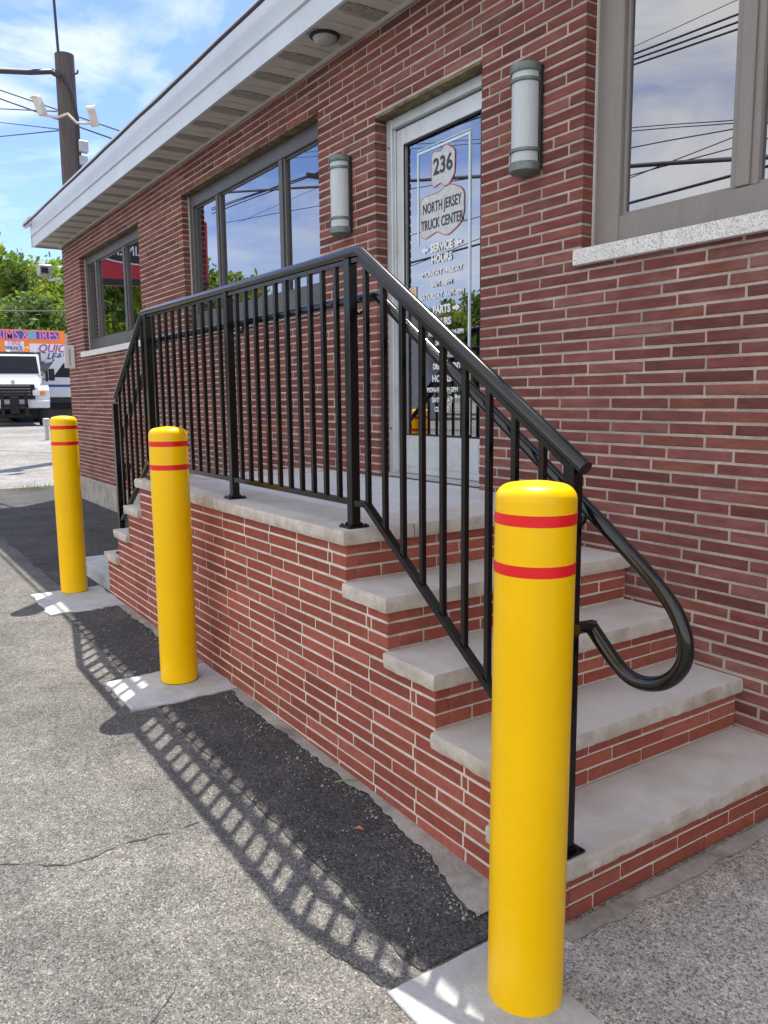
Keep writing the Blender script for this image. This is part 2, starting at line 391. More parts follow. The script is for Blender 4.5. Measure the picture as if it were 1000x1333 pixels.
sheet('asphalt_patch', frange(-12.7, -1.425, .02), lambda x: (1.2 if x < -5.2 else 1.05)+rag(x, .022, 3), lambda x: 2.62 if x < -5.7 else 1.44, 6, .004, 'new_asphalt')
def strip_in(x):
    P = [(-5.5, 1.372), (-3.3, 1.385), (-2.98, 1.366), (-2.7, 1.38), (-2.4, 1.385), (-2.1, 1.392), (-1.87, 1.365), (-1.63, 1.315), (-1.4, 1.25)]
    for a, b in zip(P[:-1], P[1:]):
        if a[0] <= x <= b[0]: y = a[1]+(b[1]-a[1])*(x-a[0])/(b[0]-a[0]); break
    else: y = P[-1][1] if x > 0 else P[0][1]
    if x > -1.4: y = 1.25
    return y+rag(x, .018, 7, 5)
sheet('concrete_strip', frange(-5.45, -1.5, .012), strip_in, lambda x: 1.45, 4, .010, 'old_concrete')
sheet('pavement', frange(-1.40, 6, .5), lambda x: 1.20, lambda x: 2.62, 3, .006, 'aggregate')
# concrete margin under the first riser
mb = MB(); vs = []; n = 60
for i in range(n+1):
    y = 1.42+1.2*i/n; vs += [(-1.33, y, .016), (-1.285+.02*nse(y, 1, 0, 9), y, .009)]
mb.add(vs, [(2*i, 2*i+1, 2*i+3, 2*i+2) for i in range(n)]); struct(obj('concrete_margin', mb, 'old_concrete'))
def crack(pts, w=.004, k=0):
    vs = []; P = []
    for a, b in zip(pts[:-1], pts[1:]):
        a = Vector(a); b = Vector(b); m = max(2, int((b-a).length/.008))
        for i in range(m): P.append(a+(b-a)*i/m)
    d = (Vector(pts[-1])-Vector(pts[0])).normalized(); nn = Vector((-d.y, d.x))
    for i, p in enumerate(P):
        q = p+nn*(.045*nse(i*.035, k)+.012*nse(i*.17, k+2)+.006*nse(i*.6, k+4)); ww = w*(.12+max(0, .5+nse(i*.13, k+8)*1.6))
        for s in (-1, 1): r = q+nn*ww*s*.5; vs.append((r.x, r.y, gh(r.x)+.002))
    mb = MB().add(vs, [(2*i, 2*i+1, 2*i+3, 2*i+2) for i in range(len(P)-1)]); return mb
for k, pts in enumerate([[(-2.5, .15), (-2.38, .45), (-2.36, .86)], [(-1.62, .9), (-1.5, .93), (-1.43, .95)], [(-1.7, .1), (-1.55, .4), (-1.75, .55)]]):
    struct(obj('asphalt_crack', crack(pts, .007 if k == 0 else .0045, k*7), 'dark'))

# concrete pads round the bollards
def pad(name, x0, x1, y0, y1, top, chip, label):
    mb = MB(); P = []
    cs = [(x0, y0), (x1, y0), (x1, y1), (x0, y1)]
    for i in range(4):
        a = Vector(cs[i]); b = Vector(cs[(i+1) % 4]); d = (b-a); nn = Vector((d.y, -d.x)).normalized()
        for j in range(16):
            p = a+d*j/16; q = p+nn*chip*(nse(p.x*7, p.y*7, i)+.5*nse(p.x*30, p.y*30)); P.append(q)
    n = len(P); vs = [(p.x, p.y, -.05) for p in P]+[(p.x, p.y, top(p.x)-.004) for p in P]
    cc = Vector((sum(p.x for p in P)/n, sum(p.y for p in P)/n)); vs += [(p.x+(cc.x-p.x)*.02, p.y+(cc.y-p.y)*.02, top(p.x)) for p in P]
    fs = [(i, (i+1) % n, n+(i+1) % n, n+i) for i in range(n)]+[(n+i, n+(i+1) % n, 2*n+(i+1) % n, 2*n+i) for i in range(n)]+[tuple(range(2*n, 3*n))]
    mb.add(vs, fs); o = obj(name, mb, 'pad_concrete', smooth=25); struct(o); o['label'] = label; return o
pad('concrete_pad', -1.412, -1.0, .945, 1.285, lambda x: .010, .006, 'pale concrete footing round the nearest bollard')
pad('concrete_pad', -3.76, -3.35, .93, 1.425, lambda x: gh(x)+.014, .018, 'pale concrete footing round the middle bollard')
pad('concrete_pad', -5.74, -5.13, .975, 1.425, lambda x: gh(x)+.014, .03, 'pale concrete footing round the farthest bollard')
pad('concrete_pad', -6.45, -5.50, 1.44, 2.595, lambda x: .165, .008, 'concrete slab at the foot of the far steps')

# ------------------------------------------------------------ bricks
def pick(pal, j=.10):
    c = random.choice(pal); k = 1.12+random.uniform(-j, j)*1.6; return tuple(max(.01, x*k*(1+random.uniform(-j, j)*.3)*g) for x, g in zip(c, (.92, .85, .83)))
WALL_PAL = [(.195, .075, .066), (.215, .083, .070), (.185, .068, .062), (.165, .066, .062), (.138, .060, .058), (.205, .086, .076), (.235, .095, .076), (.175, .070, .068), (.155, .064, .058), (.22, .098, .088), (.195, .072, .060), (.185, .078, .070)]
STEP_PAL = [(.32, .098, .072), (.33, .105, .075), (.30, .09, .068), (.34, .112, .084), (.29, .088, .068)]
def brick_geo(mb, c, d, tint, b=.0022, jit=.0014):
    # face: axis of outward normal given by c=('-y'|'+x'|'-x'); d=(u0,u1,z0,z1,face,depth)
    u0, u1, z0, z1, f, dep = d
    def P(u, z, o):
        u += random.uniform(-jit, jit); z += random.uniform(-jit, jit)
        if c == '-y': return (u, f+o, z)
        if c == '+x': return (f-o, u, z)
        return (f+o, u, z)
    mid = (u0+u1)/2
    q = [P(u0, z0, dep), P(u1, z0, dep), P(u1, z1, dep), P(u0, z1, dep), P(u0, z0, b), P(u1, z0, b), P(u1, z1, b), P(u0, z1, b),
         P(u0+b, z0+b, 0), P(u1-b, z0+b, 0), P(u1-b, z1-b, 0), P(u0+b, z1-b, 0)]
    fs = []
    for k in range(4):
        n = (k+1) % 4; fs += [(k, n, 4+n, 4+k), (4+k, 4+n, 8+n, 8+k)]
    fs.append((8, 9, 10, 11))
    if c == '+x': fs = [f_[::-1] for f_ in fs] if False else fs
    mb.add(q, fs, tint)
cache = {}
def lay(bricks, parent, material, pal, limit, name='brick'):
    """bricks: (side,(u0,u1,z0,z1,face,depth)). The nearest `limit` are objects, the others one joined part."""
    def dist(b):
        c, d = b; u = (d[0]+d[1])/2; z = (d[2]+d[3])/2
        p = Vector((u, d[4], z)) if c == '-y' else Vector((d[4], u, z))
        v = p-Vector((0, 0, 1.38)); k = v.dot(fw)
        if k < .2: return 1e6
        X = v.dot(rt)/k*1046.7; Y = v.dot(up)/k*1046.7
        pen = 0 if (abs(X) < 500 and abs(Y) < 667) else 1e4
        if c == '-x': pen += 1e4
        return v.length+pen
    bricks = sorted(bricks, key=dist); j = MB()
    for i, (c, d) in enumerate(bricks):
        t = pick(pal); off = random.uniform(-.0012, .0012)
        if i < limit and dist((c, d)) < 1e4:
            L = d[1]-d[0]; H = d[3]-d[2]; key = (c, round(L, 2), round(H, 4), round(d[5], 3), material, random.randrange(10))
            if key not in cache:
                b = MB(); brick_geo(b, c, (-round(L, 2)/2, round(L, 2)/2, -H/2, H/2, 0, d[5]), t); me = b.mesh('brick', M[material]); fixn(me); cache[key] = me
            o = link(name, cache[key], parent); um = (d[0]+d[1])/2; zm = (d[2]+d[3])/2
            o.location = (um, d[4]+off, zm) if c == '-y' else (d[4]+(off if c == '-x' else -off), um, zm)
            s = L/round(L, 2); o.scale = (s, 1, 1) if c == '-y' else (1, s, 1)
            ax = random.uniform(-.002, .002)
            if c == '-y': o.rotation_euler = (0, ax, ax)
            else: o.rotation_euler = (ax, 0, ax)
        else:
            brick_geo(j, c, (*d[:4], d[4]+(off if c != '+x' else -off), d[5]), t)
    if j.v: 
        o = stuff(obj(name, j, material, parent)); o.name = 'brickwork'

# ------------------------------------------------------------ the building
B = thing('brick_building', 'low dark red brick commercial building with white fascia and silver framed glass door', 'building', (-5, 2.6, 0))
def bp(name, mb, material, parent=None, smooth=None):
    o = obj(name, mb, material, parent or B, smooth)
    if (parent or B) is B: local(o, B)
    return o
YW = 2.6; WTOP = 3.40; XL = -11.35; XR = 3.0
OPEN = [(-10.483, -8.171, 1.975, 3.105), (-6.944, -4.563, 1.975, 3.115), (-3.921, -3.025, .92, 2.905), (-2.391, 1.2, 1.975, 3.115)]
# mortar core
mb = MB(); yf, yb = YW+.0035, YW+.24
xs = [XL+.006]+[v for o in OPEN for v in (o[0]-.005, o[1]+.005)]+[XR]
for i in range(0, len(xs), 2): mb.box(xs[i], xs[i+1], yf, yb, -.05, WTOP)
for o in OPEN:
    a, b = o[0]-.005, o[1]+.005
    mb.box(a, b, yf, yb, -.05, o[2]-.004); mb.box(a, b, yf, yb, o[3]+.012, WTOP)
wall = bp('wall', mb, 'mortar')
mb = MB().box(XL+.006, XL+.2, YW+.25, 9, -.05, WTOP).box(XR-.2, XR, YW+.25, 9, -.05, WTOP).box(XL+.01, XR, 8.8, 9, -.05, WTOP)
wall2 = bp('wall', mb, 'mortar')
CH = .0472; BL = .276; J = .0112
bricks = []
row = 0; z = 1.9-CH*60
zb = .372
nrow = 0
while True:
    z0 = 1.134-CH*24+CH*nrow+J/2; z1 = z0+CH-J; nrow += 1
    if z1 > WTOP: break
    if z1 < -.02: continue
    off = (.0 if nrow % 2 else BL/2)+random.uniform(-.012, .012)
    if nrow % 7 == 3: off += BL*.25
    # spans of wall in this course
    spans = [(XL, XR)]
    for o in OPEN:
        if z1 > o[2]+.004 and z0 < o[3]+.004:
            ns = []
            for a, b in spans:
                if o[0] > a and o[0] < b: ns += [(a, o[0]), (o[1], b)]
                else: ns.append((a, b))
            spans = ns
    if z0 < .38:
        spans = [(a, b) if a > -5.6 else (-5.6, b) for a, b in spans if b > -5.6]
    for a, b in spans:
        k = math.floor((a-off)/BL); x = off+k*BL
        cuts = [a]
        while x < b:
            x += BL
            xc = x+random.uniform(-.004, .004)
            if xc > a+.05 and xc < b-.05: cuts.append(xc)
        cuts.append(b)
        for p, q in zip(cuts[:-1], cuts[1:]):
            l = p+(J/2 if p != a else 0); r = q-(J/2 if q != b else 0)
            if r < -12 or l > 2.2: continue
            # bricks hidden behind the porch are left out
            if z1 < .85 and r < -2.35 and l > -4.7: continue
            bricks.append(('-y', (l, r, z0, z1, YW, .1)))
side = []
for rr in range(72):
    z0 = 1.134-CH*24+CH*rr+J/2; z1 = z0+CH-J
    if z1 > WTOP: break
    if z0 < .38: continue
    y = YW+.11+(0 if rr % 2 else .13)
    side.append(('-x', (YW+.005, y-J, z0, z1, XL, .1)))
    while y < 8.8: side.append(('-x', (y, y+BL-J, z0, z1, XL, .1))); y += BL
lay(bricks, local(wall, B) and wall, 'wall_brick', WALL_PAL, 300)
lay(side, wall2, 'wall_brick', WALL_PAL, 0)
# foundation
mb = MB(); vs = []
n = 90
for i in range(n+1):
    x = -11.42+(5.86)*i/n; w = .006*nse(x, 0, 0, 5)
    vs += [(x, YW-.028+w, -.05), (x, YW-.026+w*.6, .372), (x, YW-.010, .386), (x, YW+.05, .388)]
mb.add(vs, [(4*i+k, 4*i+4+k, 4*i+5+k, 4*i+1+k) for i in range(n) for k in range(3)])
mb.box(-11.42, -11.30, YW-.02, 9.05, -.05, .384)
bp('foundation', mb, 'old_concrete', smooth=40)
# lintels and mortar fill over openings
for i, o in enumerate(OPEN):
    mb = MB(); n = 40; vs = []
    for k in range(n+1):
        x = o[0]-.0+(o[1]-o[0])*k/n; d = .004*nse(x, i, 0, 14)
        vs += [(x, YW-.002+d, o[3]-.006+d), (x, YW-.002+d*.5, o[3]+.006), (x, YW+.09, o[3]+.006), (x, YW+.09, o[3]-.006)]
    mb.add(vs, [(4*k+a, 4*k+4+a, 4*k+4+(a+1) % 4, 4*k+(a+1) % 4) for k in range(n) for a in range(4)])
    bp('lintel', mb, 'rust')

# eaves: fascia, soffit slats
YF = 2.29; ZS = 3.375; ZF0 = 3.36; ZF1 = 3.725
def ext_fascia(x0, x1):
    mb = MB()
    prof = [(YF, ZF0), (YF, ZF0+.125), (YF+.008, ZF0+.13), (YF-.012, ZF0+.137), (YF-.012, ZF1-.02), (YF-.018, ZF1-.018), (YF-.018, ZF1), (YF+.10, ZF1+.012), (YF+.10, ZF0+.02), (YF+.02, ZF0+.015), (YF+.02, ZF0)]
    mb.prism([(p[0], p[1]) for p in prof], 0, x0, x1); return mb
fx = [-11.56, -9.1, -6.05, -3.0, 0.05, 3.1]
for a, b in zip(fx[:-1], fx[1:]): bp('fascia_board', ext_fascia(a+.0015, b-.0015), 'white_metal')
mb = MB().box(-11.575, -11.56, YF-.012, 9.2, ZF0, ZF1); bp('fascia_board', mb, 'white_metal')
mb = MB(); 
mb.box(-11.555, XR+.1, YF+.101, 9.2, ZS+.03, ZF1-.01); bp('roof', mb, 'roof_grey')
bp('soffit_trim', MB().box(XL, XR, YW-.02, YW-.004, ZS-.018, ZS+.004), 'soffit')
SW = .1165; x = -11.55; k = 0
slat = {}
for kind in ('soffit', 'soffit_vent'):
    mb = MB(); w = SW-.0015; y0, y1 = YF+.022, YW-.005
    prof = [(0, .008), (.006, 0), (w-.012, 0), (w-.010, .007), (w, .008), (w, .014), (0, .014)]
    mb.prism(prof, 1, y0, y1); me = mb.mesh('slat', M[kind]); fixn(me); slat[kind] = me
soff = thing; sp = bp('soffit', MB().box(-11.55, XR, YF+.022, YW, ZS+.016, ZS+.028), 'dark')
while x < 1.0:
    kd = 'soffit_vent' if k % 3 == 0 else 'soffit'
    o = link('slat', slat[kd], sp); o.location = (x, 0, ZS)
    if kd == 'soffit_vent': o['label'] = 'darker perforated soffit slat'
    x += SW; k += 1
# side overhang soffit
bp('soffit_end', MB().box(-11.555, XL, YW, 9.1, ZS, ZS+.014), 'soffit')

# windows
def window(o, glass_x, mull, zg, frame, yfr, glass='glass', label=None):
    a, b, z0, z1 = o; g = .004
    W = bp('window', MB().box(a+g, b-g, yfr+.075, yfr+.085, z0+.0, z0+.02), frame)
    if label: W['label'] = label
    fm = MB(); d0, d1 = yfr, yfr+.07
    fm.bbox(a+g, glass_x[0], d0, d1, z0, z1-.008, .004); fm.bbox(glass_x[1], b-g, d0, d1, z0, z1-.008, .004)
    fm.bbox(glass_x[0], glass_x[1], d0+.002, d1, z0, zg[0], .004); fm.bbox(glass_x[0], glass_x[1], d0+.002, d1, zg[1], z1-.008, .004)
    # inner stepped bead
    s = .014
    fm.bbox(glass_x[0], glass_x[0]+s, d0+.022, d1, zg[0], zg[1], .002); fm.bbox(glass_x[1]-s, glass_x[1], d0+.022, d1, zg[0], zg[1], .002)
    fm.bbox(glass_x[0]+s, glass_x[1]-s, d0+.022, d1, zg[0], zg[0]+s, .002); fm.bbox(glass_x[0]+s, glass_x[1]-s, d0+.022, d1, zg[1]-s, zg[1], .002)
    # outer sub-frame ridge
    obj('frame', fm, frame, W)
    for m in mull:
        mm = MB(); w = m[1]-m[0]
        mm.bbox(m[0], m[1], d0+.012, d1, zg[0], zg[1], .004); mm.bbox(m[0]+w*.25, m[1]-w*.25, d0+.001, d0+.012, zg[0]+.003, zg[1]-.003, .003)
        obj('mullion', mm, frame, W)
    ed = [glass_x[0]]+[v for m in mull for v in m]+[glass_x[1]]
    for i in range(0, len(ed), 2):
        mb = MB().add([(ed[i]-.01, d0+.035, zg[0]-.01), (ed[i+1]+.01, d0+.035, zg[0]-.01), (ed[i+1]+.01, d0+.035, zg[1]+.01), (ed[i]-.01, d0+.035, zg[1]+.01)], [(0, 1, 2, 3)])
        p = obj('pane', mb, glass, W, fix=False)
        p.rotation_euler = (0, 0, 0)
    cb = MB().box(a+.0005, a+.006, YW+.058, yfr+.01, z0, z1-.01); obj('caulk', cb, 'caulk', W)
    return W
window(OPEN[0], (-10.40, -8.25), [(-10.10, -9.97), (-8.98, -8.85)], (2.115, 3.005), 'bronze_frame', 2.668)
window(OPEN[1], (-6.865, -4.64), [(-6.385, -6.30), (-5.265, -5.165)], (2.115, 3.005), 'bronze_frame', 2.668)
window(OPEN[3], (-2.262, 1.1), [(-1.78, -1.675), (-.6, -.5)], (2.09, 3.01), 'taupe_frame', 2.668)
# sills
def sill(x0, x1, mat_, seams, y0=2.565):
    e = [x0]+seams+[x1]
    for a, b in zip(e[:-1], e[1:]):
        bp('window_sill', MB().bbox(a+.001, b-.001, y0, 2.668, 1.908, 1.971, .0025), mat_)
sill(-2.408, 1.25, 'granite_sill', [-1.975, -.9, .2])
sill(-6.99, -4.52, 'granite_sill', [-5.7])
sill(-10.56, -8.12, 'granite_sill', [-9.3])
bp('mortar_bed', MB().box(-2.39, 1.22, YW+.001, YW+.05, 1.898, 1.9078), 'mortar')
# dark room behind the glass
mb = MB()
mb.add([(-11.1, 2.86, .9), (2.9, 2.86, .9), (2.9, 8.7, .9), (-11.1, 8.7, .9)], [(0, 1, 2, 3)])
mb.add([(-11.1, 6, .9), (2.9, 6, .9), (2.9, 6, 3.35), (-11.1, 6, 3.35)], [(0, 1, 2, 3)])
mb.add([(-11.1, 2.86, 3.35), (2.9, 2.86, 3.35), (2.9, 8.7, 3.35), (-11.1, 8.7, 3.35)], [(0, 1, 2, 3)])
bp('interior', mb, 'interior')

# door
D = bp('door', MB().box(-3.80, -3.13, 2.745, 2.75, .965, 1.15), 'door_metal')
da, db = -3.917, -3.029
fm = MB(); fm.bbox(da, -3.865, 2.672, 2.78, .92, 2.897, .003); fm.bbox(-3.072, db, 2.672, 2.78, .92, 2.897, .003); fm.bbox(-3.865, -3.072, 2.674, 2.78, 2.845, 2.897, .003)
fm.bbox(-3.880, -3.857, 2.69, 2.70, .93, 2.86, .002)
obj('door_frame', fm, 'door_metal', D)
lf = MB(); lf.bbox(-3.861, -3.795, 2.70, 2.742, .945, 2.838, .004); lf.bbox(-3.14, -3.076, 2.70, 2.742, .945, 2.838, .004)
lf.bbox(-3.795, -3.14, 2.702, 2.742, 2.752, 2.838, .003); lf.bbox(-3.795, -3.14, 2.702, 2.742, .945, 1.163, .003)
obj('door_leaf', lf, 'door_metal', D)
obj('kick_plate', MB().bbox(-3.79, -3.145, 2.698, 2.7015, .985, 1.13, .001), 'door_metal', D)
obj('threshold', MB().bbox(-3.90, -3.045, 2.64, 2.78, .925, .943, .003), 'grey_metal', D)
obj('gasket', MB().box(-3.796, -3.788, 2.703, 2.71, 1.163, 2.752).box(-3.148, -3.14, 2.703, 2.71, 1.163, 2.752).box(-3.788, -3.148, 2.703, 2.71, 2.744, 2.752).box(-3.788, -3.148, 2.703, 2.71, 1.163, 1.171), 'dark', D)
YG = 2.722
obj('pane', MB().add([(-3.79, YG, 1.16), (-3.146, YG, 1.16), (-3.146, YG, 2.755), (-3.79, YG, 2.755)], [(0, 1, 2, 3)]), 'door_glass', D, fix=False)
for zz in (1.2, 2.05, 2.75):
    obj('screw', MB().tube([(-3.89, 2.671, zz), (-3.89, 2.668, zz)], .006, 8), 'dark', D)
YT = YG-.003
tube = MB().box(-3.69, -3.678, YT, YT+.0015, 2.2, 2.67).box(-3.69, -3.246, YT, YT+.0015, 2.67, 2.681).box(-3.258, -3.246, YT, YT+.0015, 1.18, 2.67)
tube.box(-3.69, -3.246, YT, YT+.0015, 2.690, 2.694).box(-3.242, -3.239, YT, YT+.0015, 1.18, 2.69)
obj('border_line', tube, 'cyan_tube', D)
# scroll logo
def blob(cx, cz, w, h, y, seed, n=48, amp=.08):
    P = []
    for i in range(n):
        a = 2*math.pi*i/n; c, s = math.cos(a), math.sin(a)
        k = (abs(c)**5+abs(s)**5)**(-1/5); rr = k*(1+amp*nse(c*2+seed, s*2, seed))
        P.append((cx+w/2*c*rr, cz+h/2*s*rr+.012*math.sin(c*6)*(1 if s > 0 else -1)))
    return P
def plate(P, y): 
    n = len(P); mb = MB(); mb.add([(p[0], y, p[1]) for p in P], [tuple(range(n))]); return mb
def outline(P, w, y):
    n = len(P); cx = sum(p[0] for p in P)/n; cz = sum(p[1] for p in P)/n; vs = []
    for p in P:
        d = Vector((p[0]-cx, p[1]-cz)); L = d.length; vs += [(p[0], y, p[1]), (cx+d.x*(L+w)/L, y, cz+d.y*(L+w)/L)]
    return MB().add(vs, [(2*i, 2*((i+1) % n), 2*((i+1) % n)+1, 2*i+1) for i in range(n)])
P = blob(-3.464, 2.565, .19, .175, YT, 3); obj('number_plate', plate(P, YT-.0004), 'decal_pale', D); obj('scroll_outline', outline(P, .006, YT-.0008), 'decal_red', D)
P = blob(-3.475, 2.34, .36, .215, YT, 11, amp=.12); obj('scroll_plate', plate(P, YT-.0004), 'decal_pale', D); obj('scroll_outline', outline(P, .006, YT-.0008), 'decal_red', D)
def T(body, size, x, z, m='decal_white', bold=.0022, sx=1.0, sh=0): text('lettering', body, size, (x, YT-.002, z), m, D, bold=bold, sx=sx, shear=sh)
T('236', .115, -3.464, 2.572, 'decal_black', .004, .95)
T('NORTH JERSEY', .074, -3.475, 2.375, 'decal_black', .0012, .66)
T('TRUCK CENTER', .074, -3.475, 2.290, 'decal_black', .0012, .66)
T('SERVICE', .058, -3.475, 2.165, bold=.004, sx=.9); T('HOURS', .056, -3.475, 2.105, bold=.003, sx=.95)
T('MONDAY - FRIDAY', .042, -3.475, 2.035, bold=.0015, sx=.95); T('8AM-10PM', .040, -3.475, 1.975, bold=.001)
T('SATURDAY  7AM-4PM', .042, -3.475, 1.915, bold=.0012, sx=.92)
T('PARTS', .056, -3.475, 1.84, bold=.004, sx=.95); T('HOURS', .054, -3.475, 1.775, bold=.003, sx=.9)
T('MON-FRIDAY 7AM-5PM', .034, -3.44, 1.715, bold=.0018, sx=.85); T('SAT 8AM-4PM', .034, -3.44, 1.665, bold=.0018, sx=.85)
T('RENT-A-TRUCK', .042, -3.43, 1.60, bold=.0028, sx=.9); T('DEPARTMENT', .042, -3.43, 1.54, bold=.0028, sx=.9)
T('HOURS', .05, -3.475, 1.475, bold=.002); T('MON-FRI 8AM-5PM', .036, -3.47, 1.415, bold=.0015, sx=.9); T('SATURDAY', .036, -3.47, 1.36, bold=.0015); T('CLOSED', .036, -3.47, 1.31, bold=.0015)
def arrow(x, z, d, s=.03):
    P = [(x-d*s, z-.008), (x, z-.008), (x, z-.02), (x+d*s, z), (x, z+.02), (x, z+.008), (x-d*s, z+.008)]
    obj('arrow', plate(P, YT-.002), 'decal_white', D)
arrow(-3.62, 2.165, -1); arrow(-3.335, 2.165, -1); arrow(-3.60, 1.84, 1); arrow(-3.35, 1.84, 1)
obj('sticker', plate([(-3.765, 1.90), (-3.70, 1.90), (-3.70, 1.985), (-3.765, 1.985)], YT-.001), mat('sticker_cream', (.6, .5, .3), .6, var=.5, vscale=60), D)

# wall sconces
def sconce(x, label):
    t = thing('wall_sconce', label, 'wall light', (x, 2.6, 2.33), 'cylinder wall lights flanking the door')
    H = .446; r = .066
    o = obj('backplate', MB().bbox(-.070, .070, -.022, -.001, .012, H-.012, .004), 'dark', t)
    o = obj('diffuser', MB().lathe([(r-.004, .03), (r-.004, H-.03)], (0, -.036, 0), 28), 'lamp_white', t, 40)
    def cap(z0, z1, inv):
        pr = [(r-.012, z0), (r+.004, z0+.008), (r+.006, z1-.006), (r+.002, z1)] if inv else [(r+.002, z0), (r+.006, z0+.006), (r+.004, z1-.008), (r-.012, z1)]
        return MB().lathe(pr, (0, -.036, 0), 28)
    obj('cap', cap(H-.04, H, False), 'green_metal', t, 40); obj('cap', cap(0, .042, True), 'green_metal', t, 40)
    for zz in (.083, .365): obj('band', MB().lathe([(r-.003, zz), (r+.004, zz+.002), (r+.004, zz+.014), (r-.003, zz+.016)], (0, -.036, 0), 28), 'green_metal', t, 40)
    return t
sconce(-2.69, 'grey green cylinder wall light with white diffuser between the door and the right window')
sconce(-4.235, 'grey green cylinder wall light with white diffuser on the narrow pier left of the door')
t = thing('soffit_light', 'small round dome light under the eaves above the railing', 'ceiling light', (-4.16, 2.43, ZS))
obj('light_base', MB().lathe([(.075, -.012), (.085, -.006), (.085, -.0005)], n=28), 'dark', t, 40)
obj('light_dome', MB().lathe([(.001, -.05), (.03, -.047), (.055, -.035), (.068, -.0125)], n=28), 'grey_metal', t, 50)

# cable along the roof edge
cp = [(x, 2.195+.004*nse(x, 2, 0, 1.5), 3.612+.006*nse(x, 7, 0, 1.2)) for x in frange(-11.5, 3, .1)]
tag(obj('roof_cable', MB().tube(cp, .0115, 8), 'cable', smooth=60), 'thin dark cable running along the top of the white fascia', 'cable')

# ------------------------------------------------------------ the entrance steps
S = thing('entrance_steps', 'raised brick entrance landing with limestone coping and brick steps at both ends', 'steps', (-3.5, 1.42, 0))
def spart(name, mb, material, smooth=None, root=S): return local(obj(name, mb, material, root, smooth), root)
ZL = .922; RZ = .184; RUN = .2545; YB = 1.425; OV = .020; TH = .050
NX = [-2.342+RUN*i for i in range(5)]; NX[4] = -1.328
FX = [-4.71-.2595*i for i in range(4)]
# mortar core: profile in x,z extruded in y
prof = [(FX[3]+OV+.006, -.05)]
for i in (3, 2, 1, 0):
    prof += [(FX[i]+OV+.006, ZL-RZ*i-TH-.001)]
    if i: prof += [(FX[i-1]+OV+.006, ZL-RZ*i-TH-.001)]
for i in range(5):
    prof += [(NX[i]-OV-.006, ZL-RZ*i-TH-.001)]
    if i < 4: prof += [(NX[i]-OV-.006, ZL-RZ*(i+1)-TH-.001)]
prof += [(NX[4]-OV-.006, -.05)]
core = spart('mortar_core', MB().prism(prof, 1, YB+.0030, YW-.003), 'step_mortar')
SC = RZ/4; SJ = .0095; SL = .243
bricks = []
for k in range(1, 21):
    z1 = ZL-SC*k-.002; z0 = z1-SC+SJ; lvl = k//4; isslab = (k % 4 == 0)
    if k <= 3: zi = 0
    l = min(lvl, 4); 
    if isslab: ra = NX[min(lvl, 4)-1]-OV if lvl >= 1 else NX[0]
    else: ra = NX[l]-OV
    lf_ = min(lvl, 3)
    la = (FX[min(lvl, 3)-1]+OV+.0 if (isslab and lvl <= 3) else FX[lf_]+OV)
    if isslab:
        ra -= .012 + (0 if lvl > 4 else 0); 
        if lvl <= 3: la += .012
        if lvl > 4: ra = NX[4]-OV
    if z1 < .0: break
    # cuts
    x = ra-(SL/2 if k % 2 else SL*.98)+random.uniform(-.004, .004); cuts = [ra]
    if not isslab and k % 2 == 0: cuts.append(ra-SL*.42); x = ra-SL*.42-.03; 
    while x > la+.05: cuts.append(x); x -= SL
    cuts.append(la)
    for q, p in zip(cuts[:-1], cuts[1:]):
        lo = p+(SJ/2 if p != la else 0); hi = q-(SJ/2 if q != ra else 0)
        if z0 < gh((lo+hi)/2)-.04: continue
        bricks.append(('-y', (lo, hi, z0, z1, YB, .05)))
    # front riser faces
    if not isslab:
        f = NX[l]-OV; y = YB+.052
        yy = YB+.052+(SL*.4 if k % 2 else SL*.85); cy = [YB+.054]
        while yy < YW-.03: cy.append(yy); yy += SL*1.04
        cy.append(YW-.004)
        for p, q in zip(cy[:-1], cy[1:]): bricks.append(('+x', (p+(SJ/2 if p != cy[0] else 0), q-SJ/2, z0, z1, f, .04)))
        g = FX[lf_]+OV
        for p, q in zip(cy[:-1], cy[1:]): bricks.append(('-x', (p+(SJ/2 if p != cy[0] else 0), q-SJ/2, z0, z1, g, .04)))
lay(bricks, core, 'step_brick', STEP_PAL, 300)

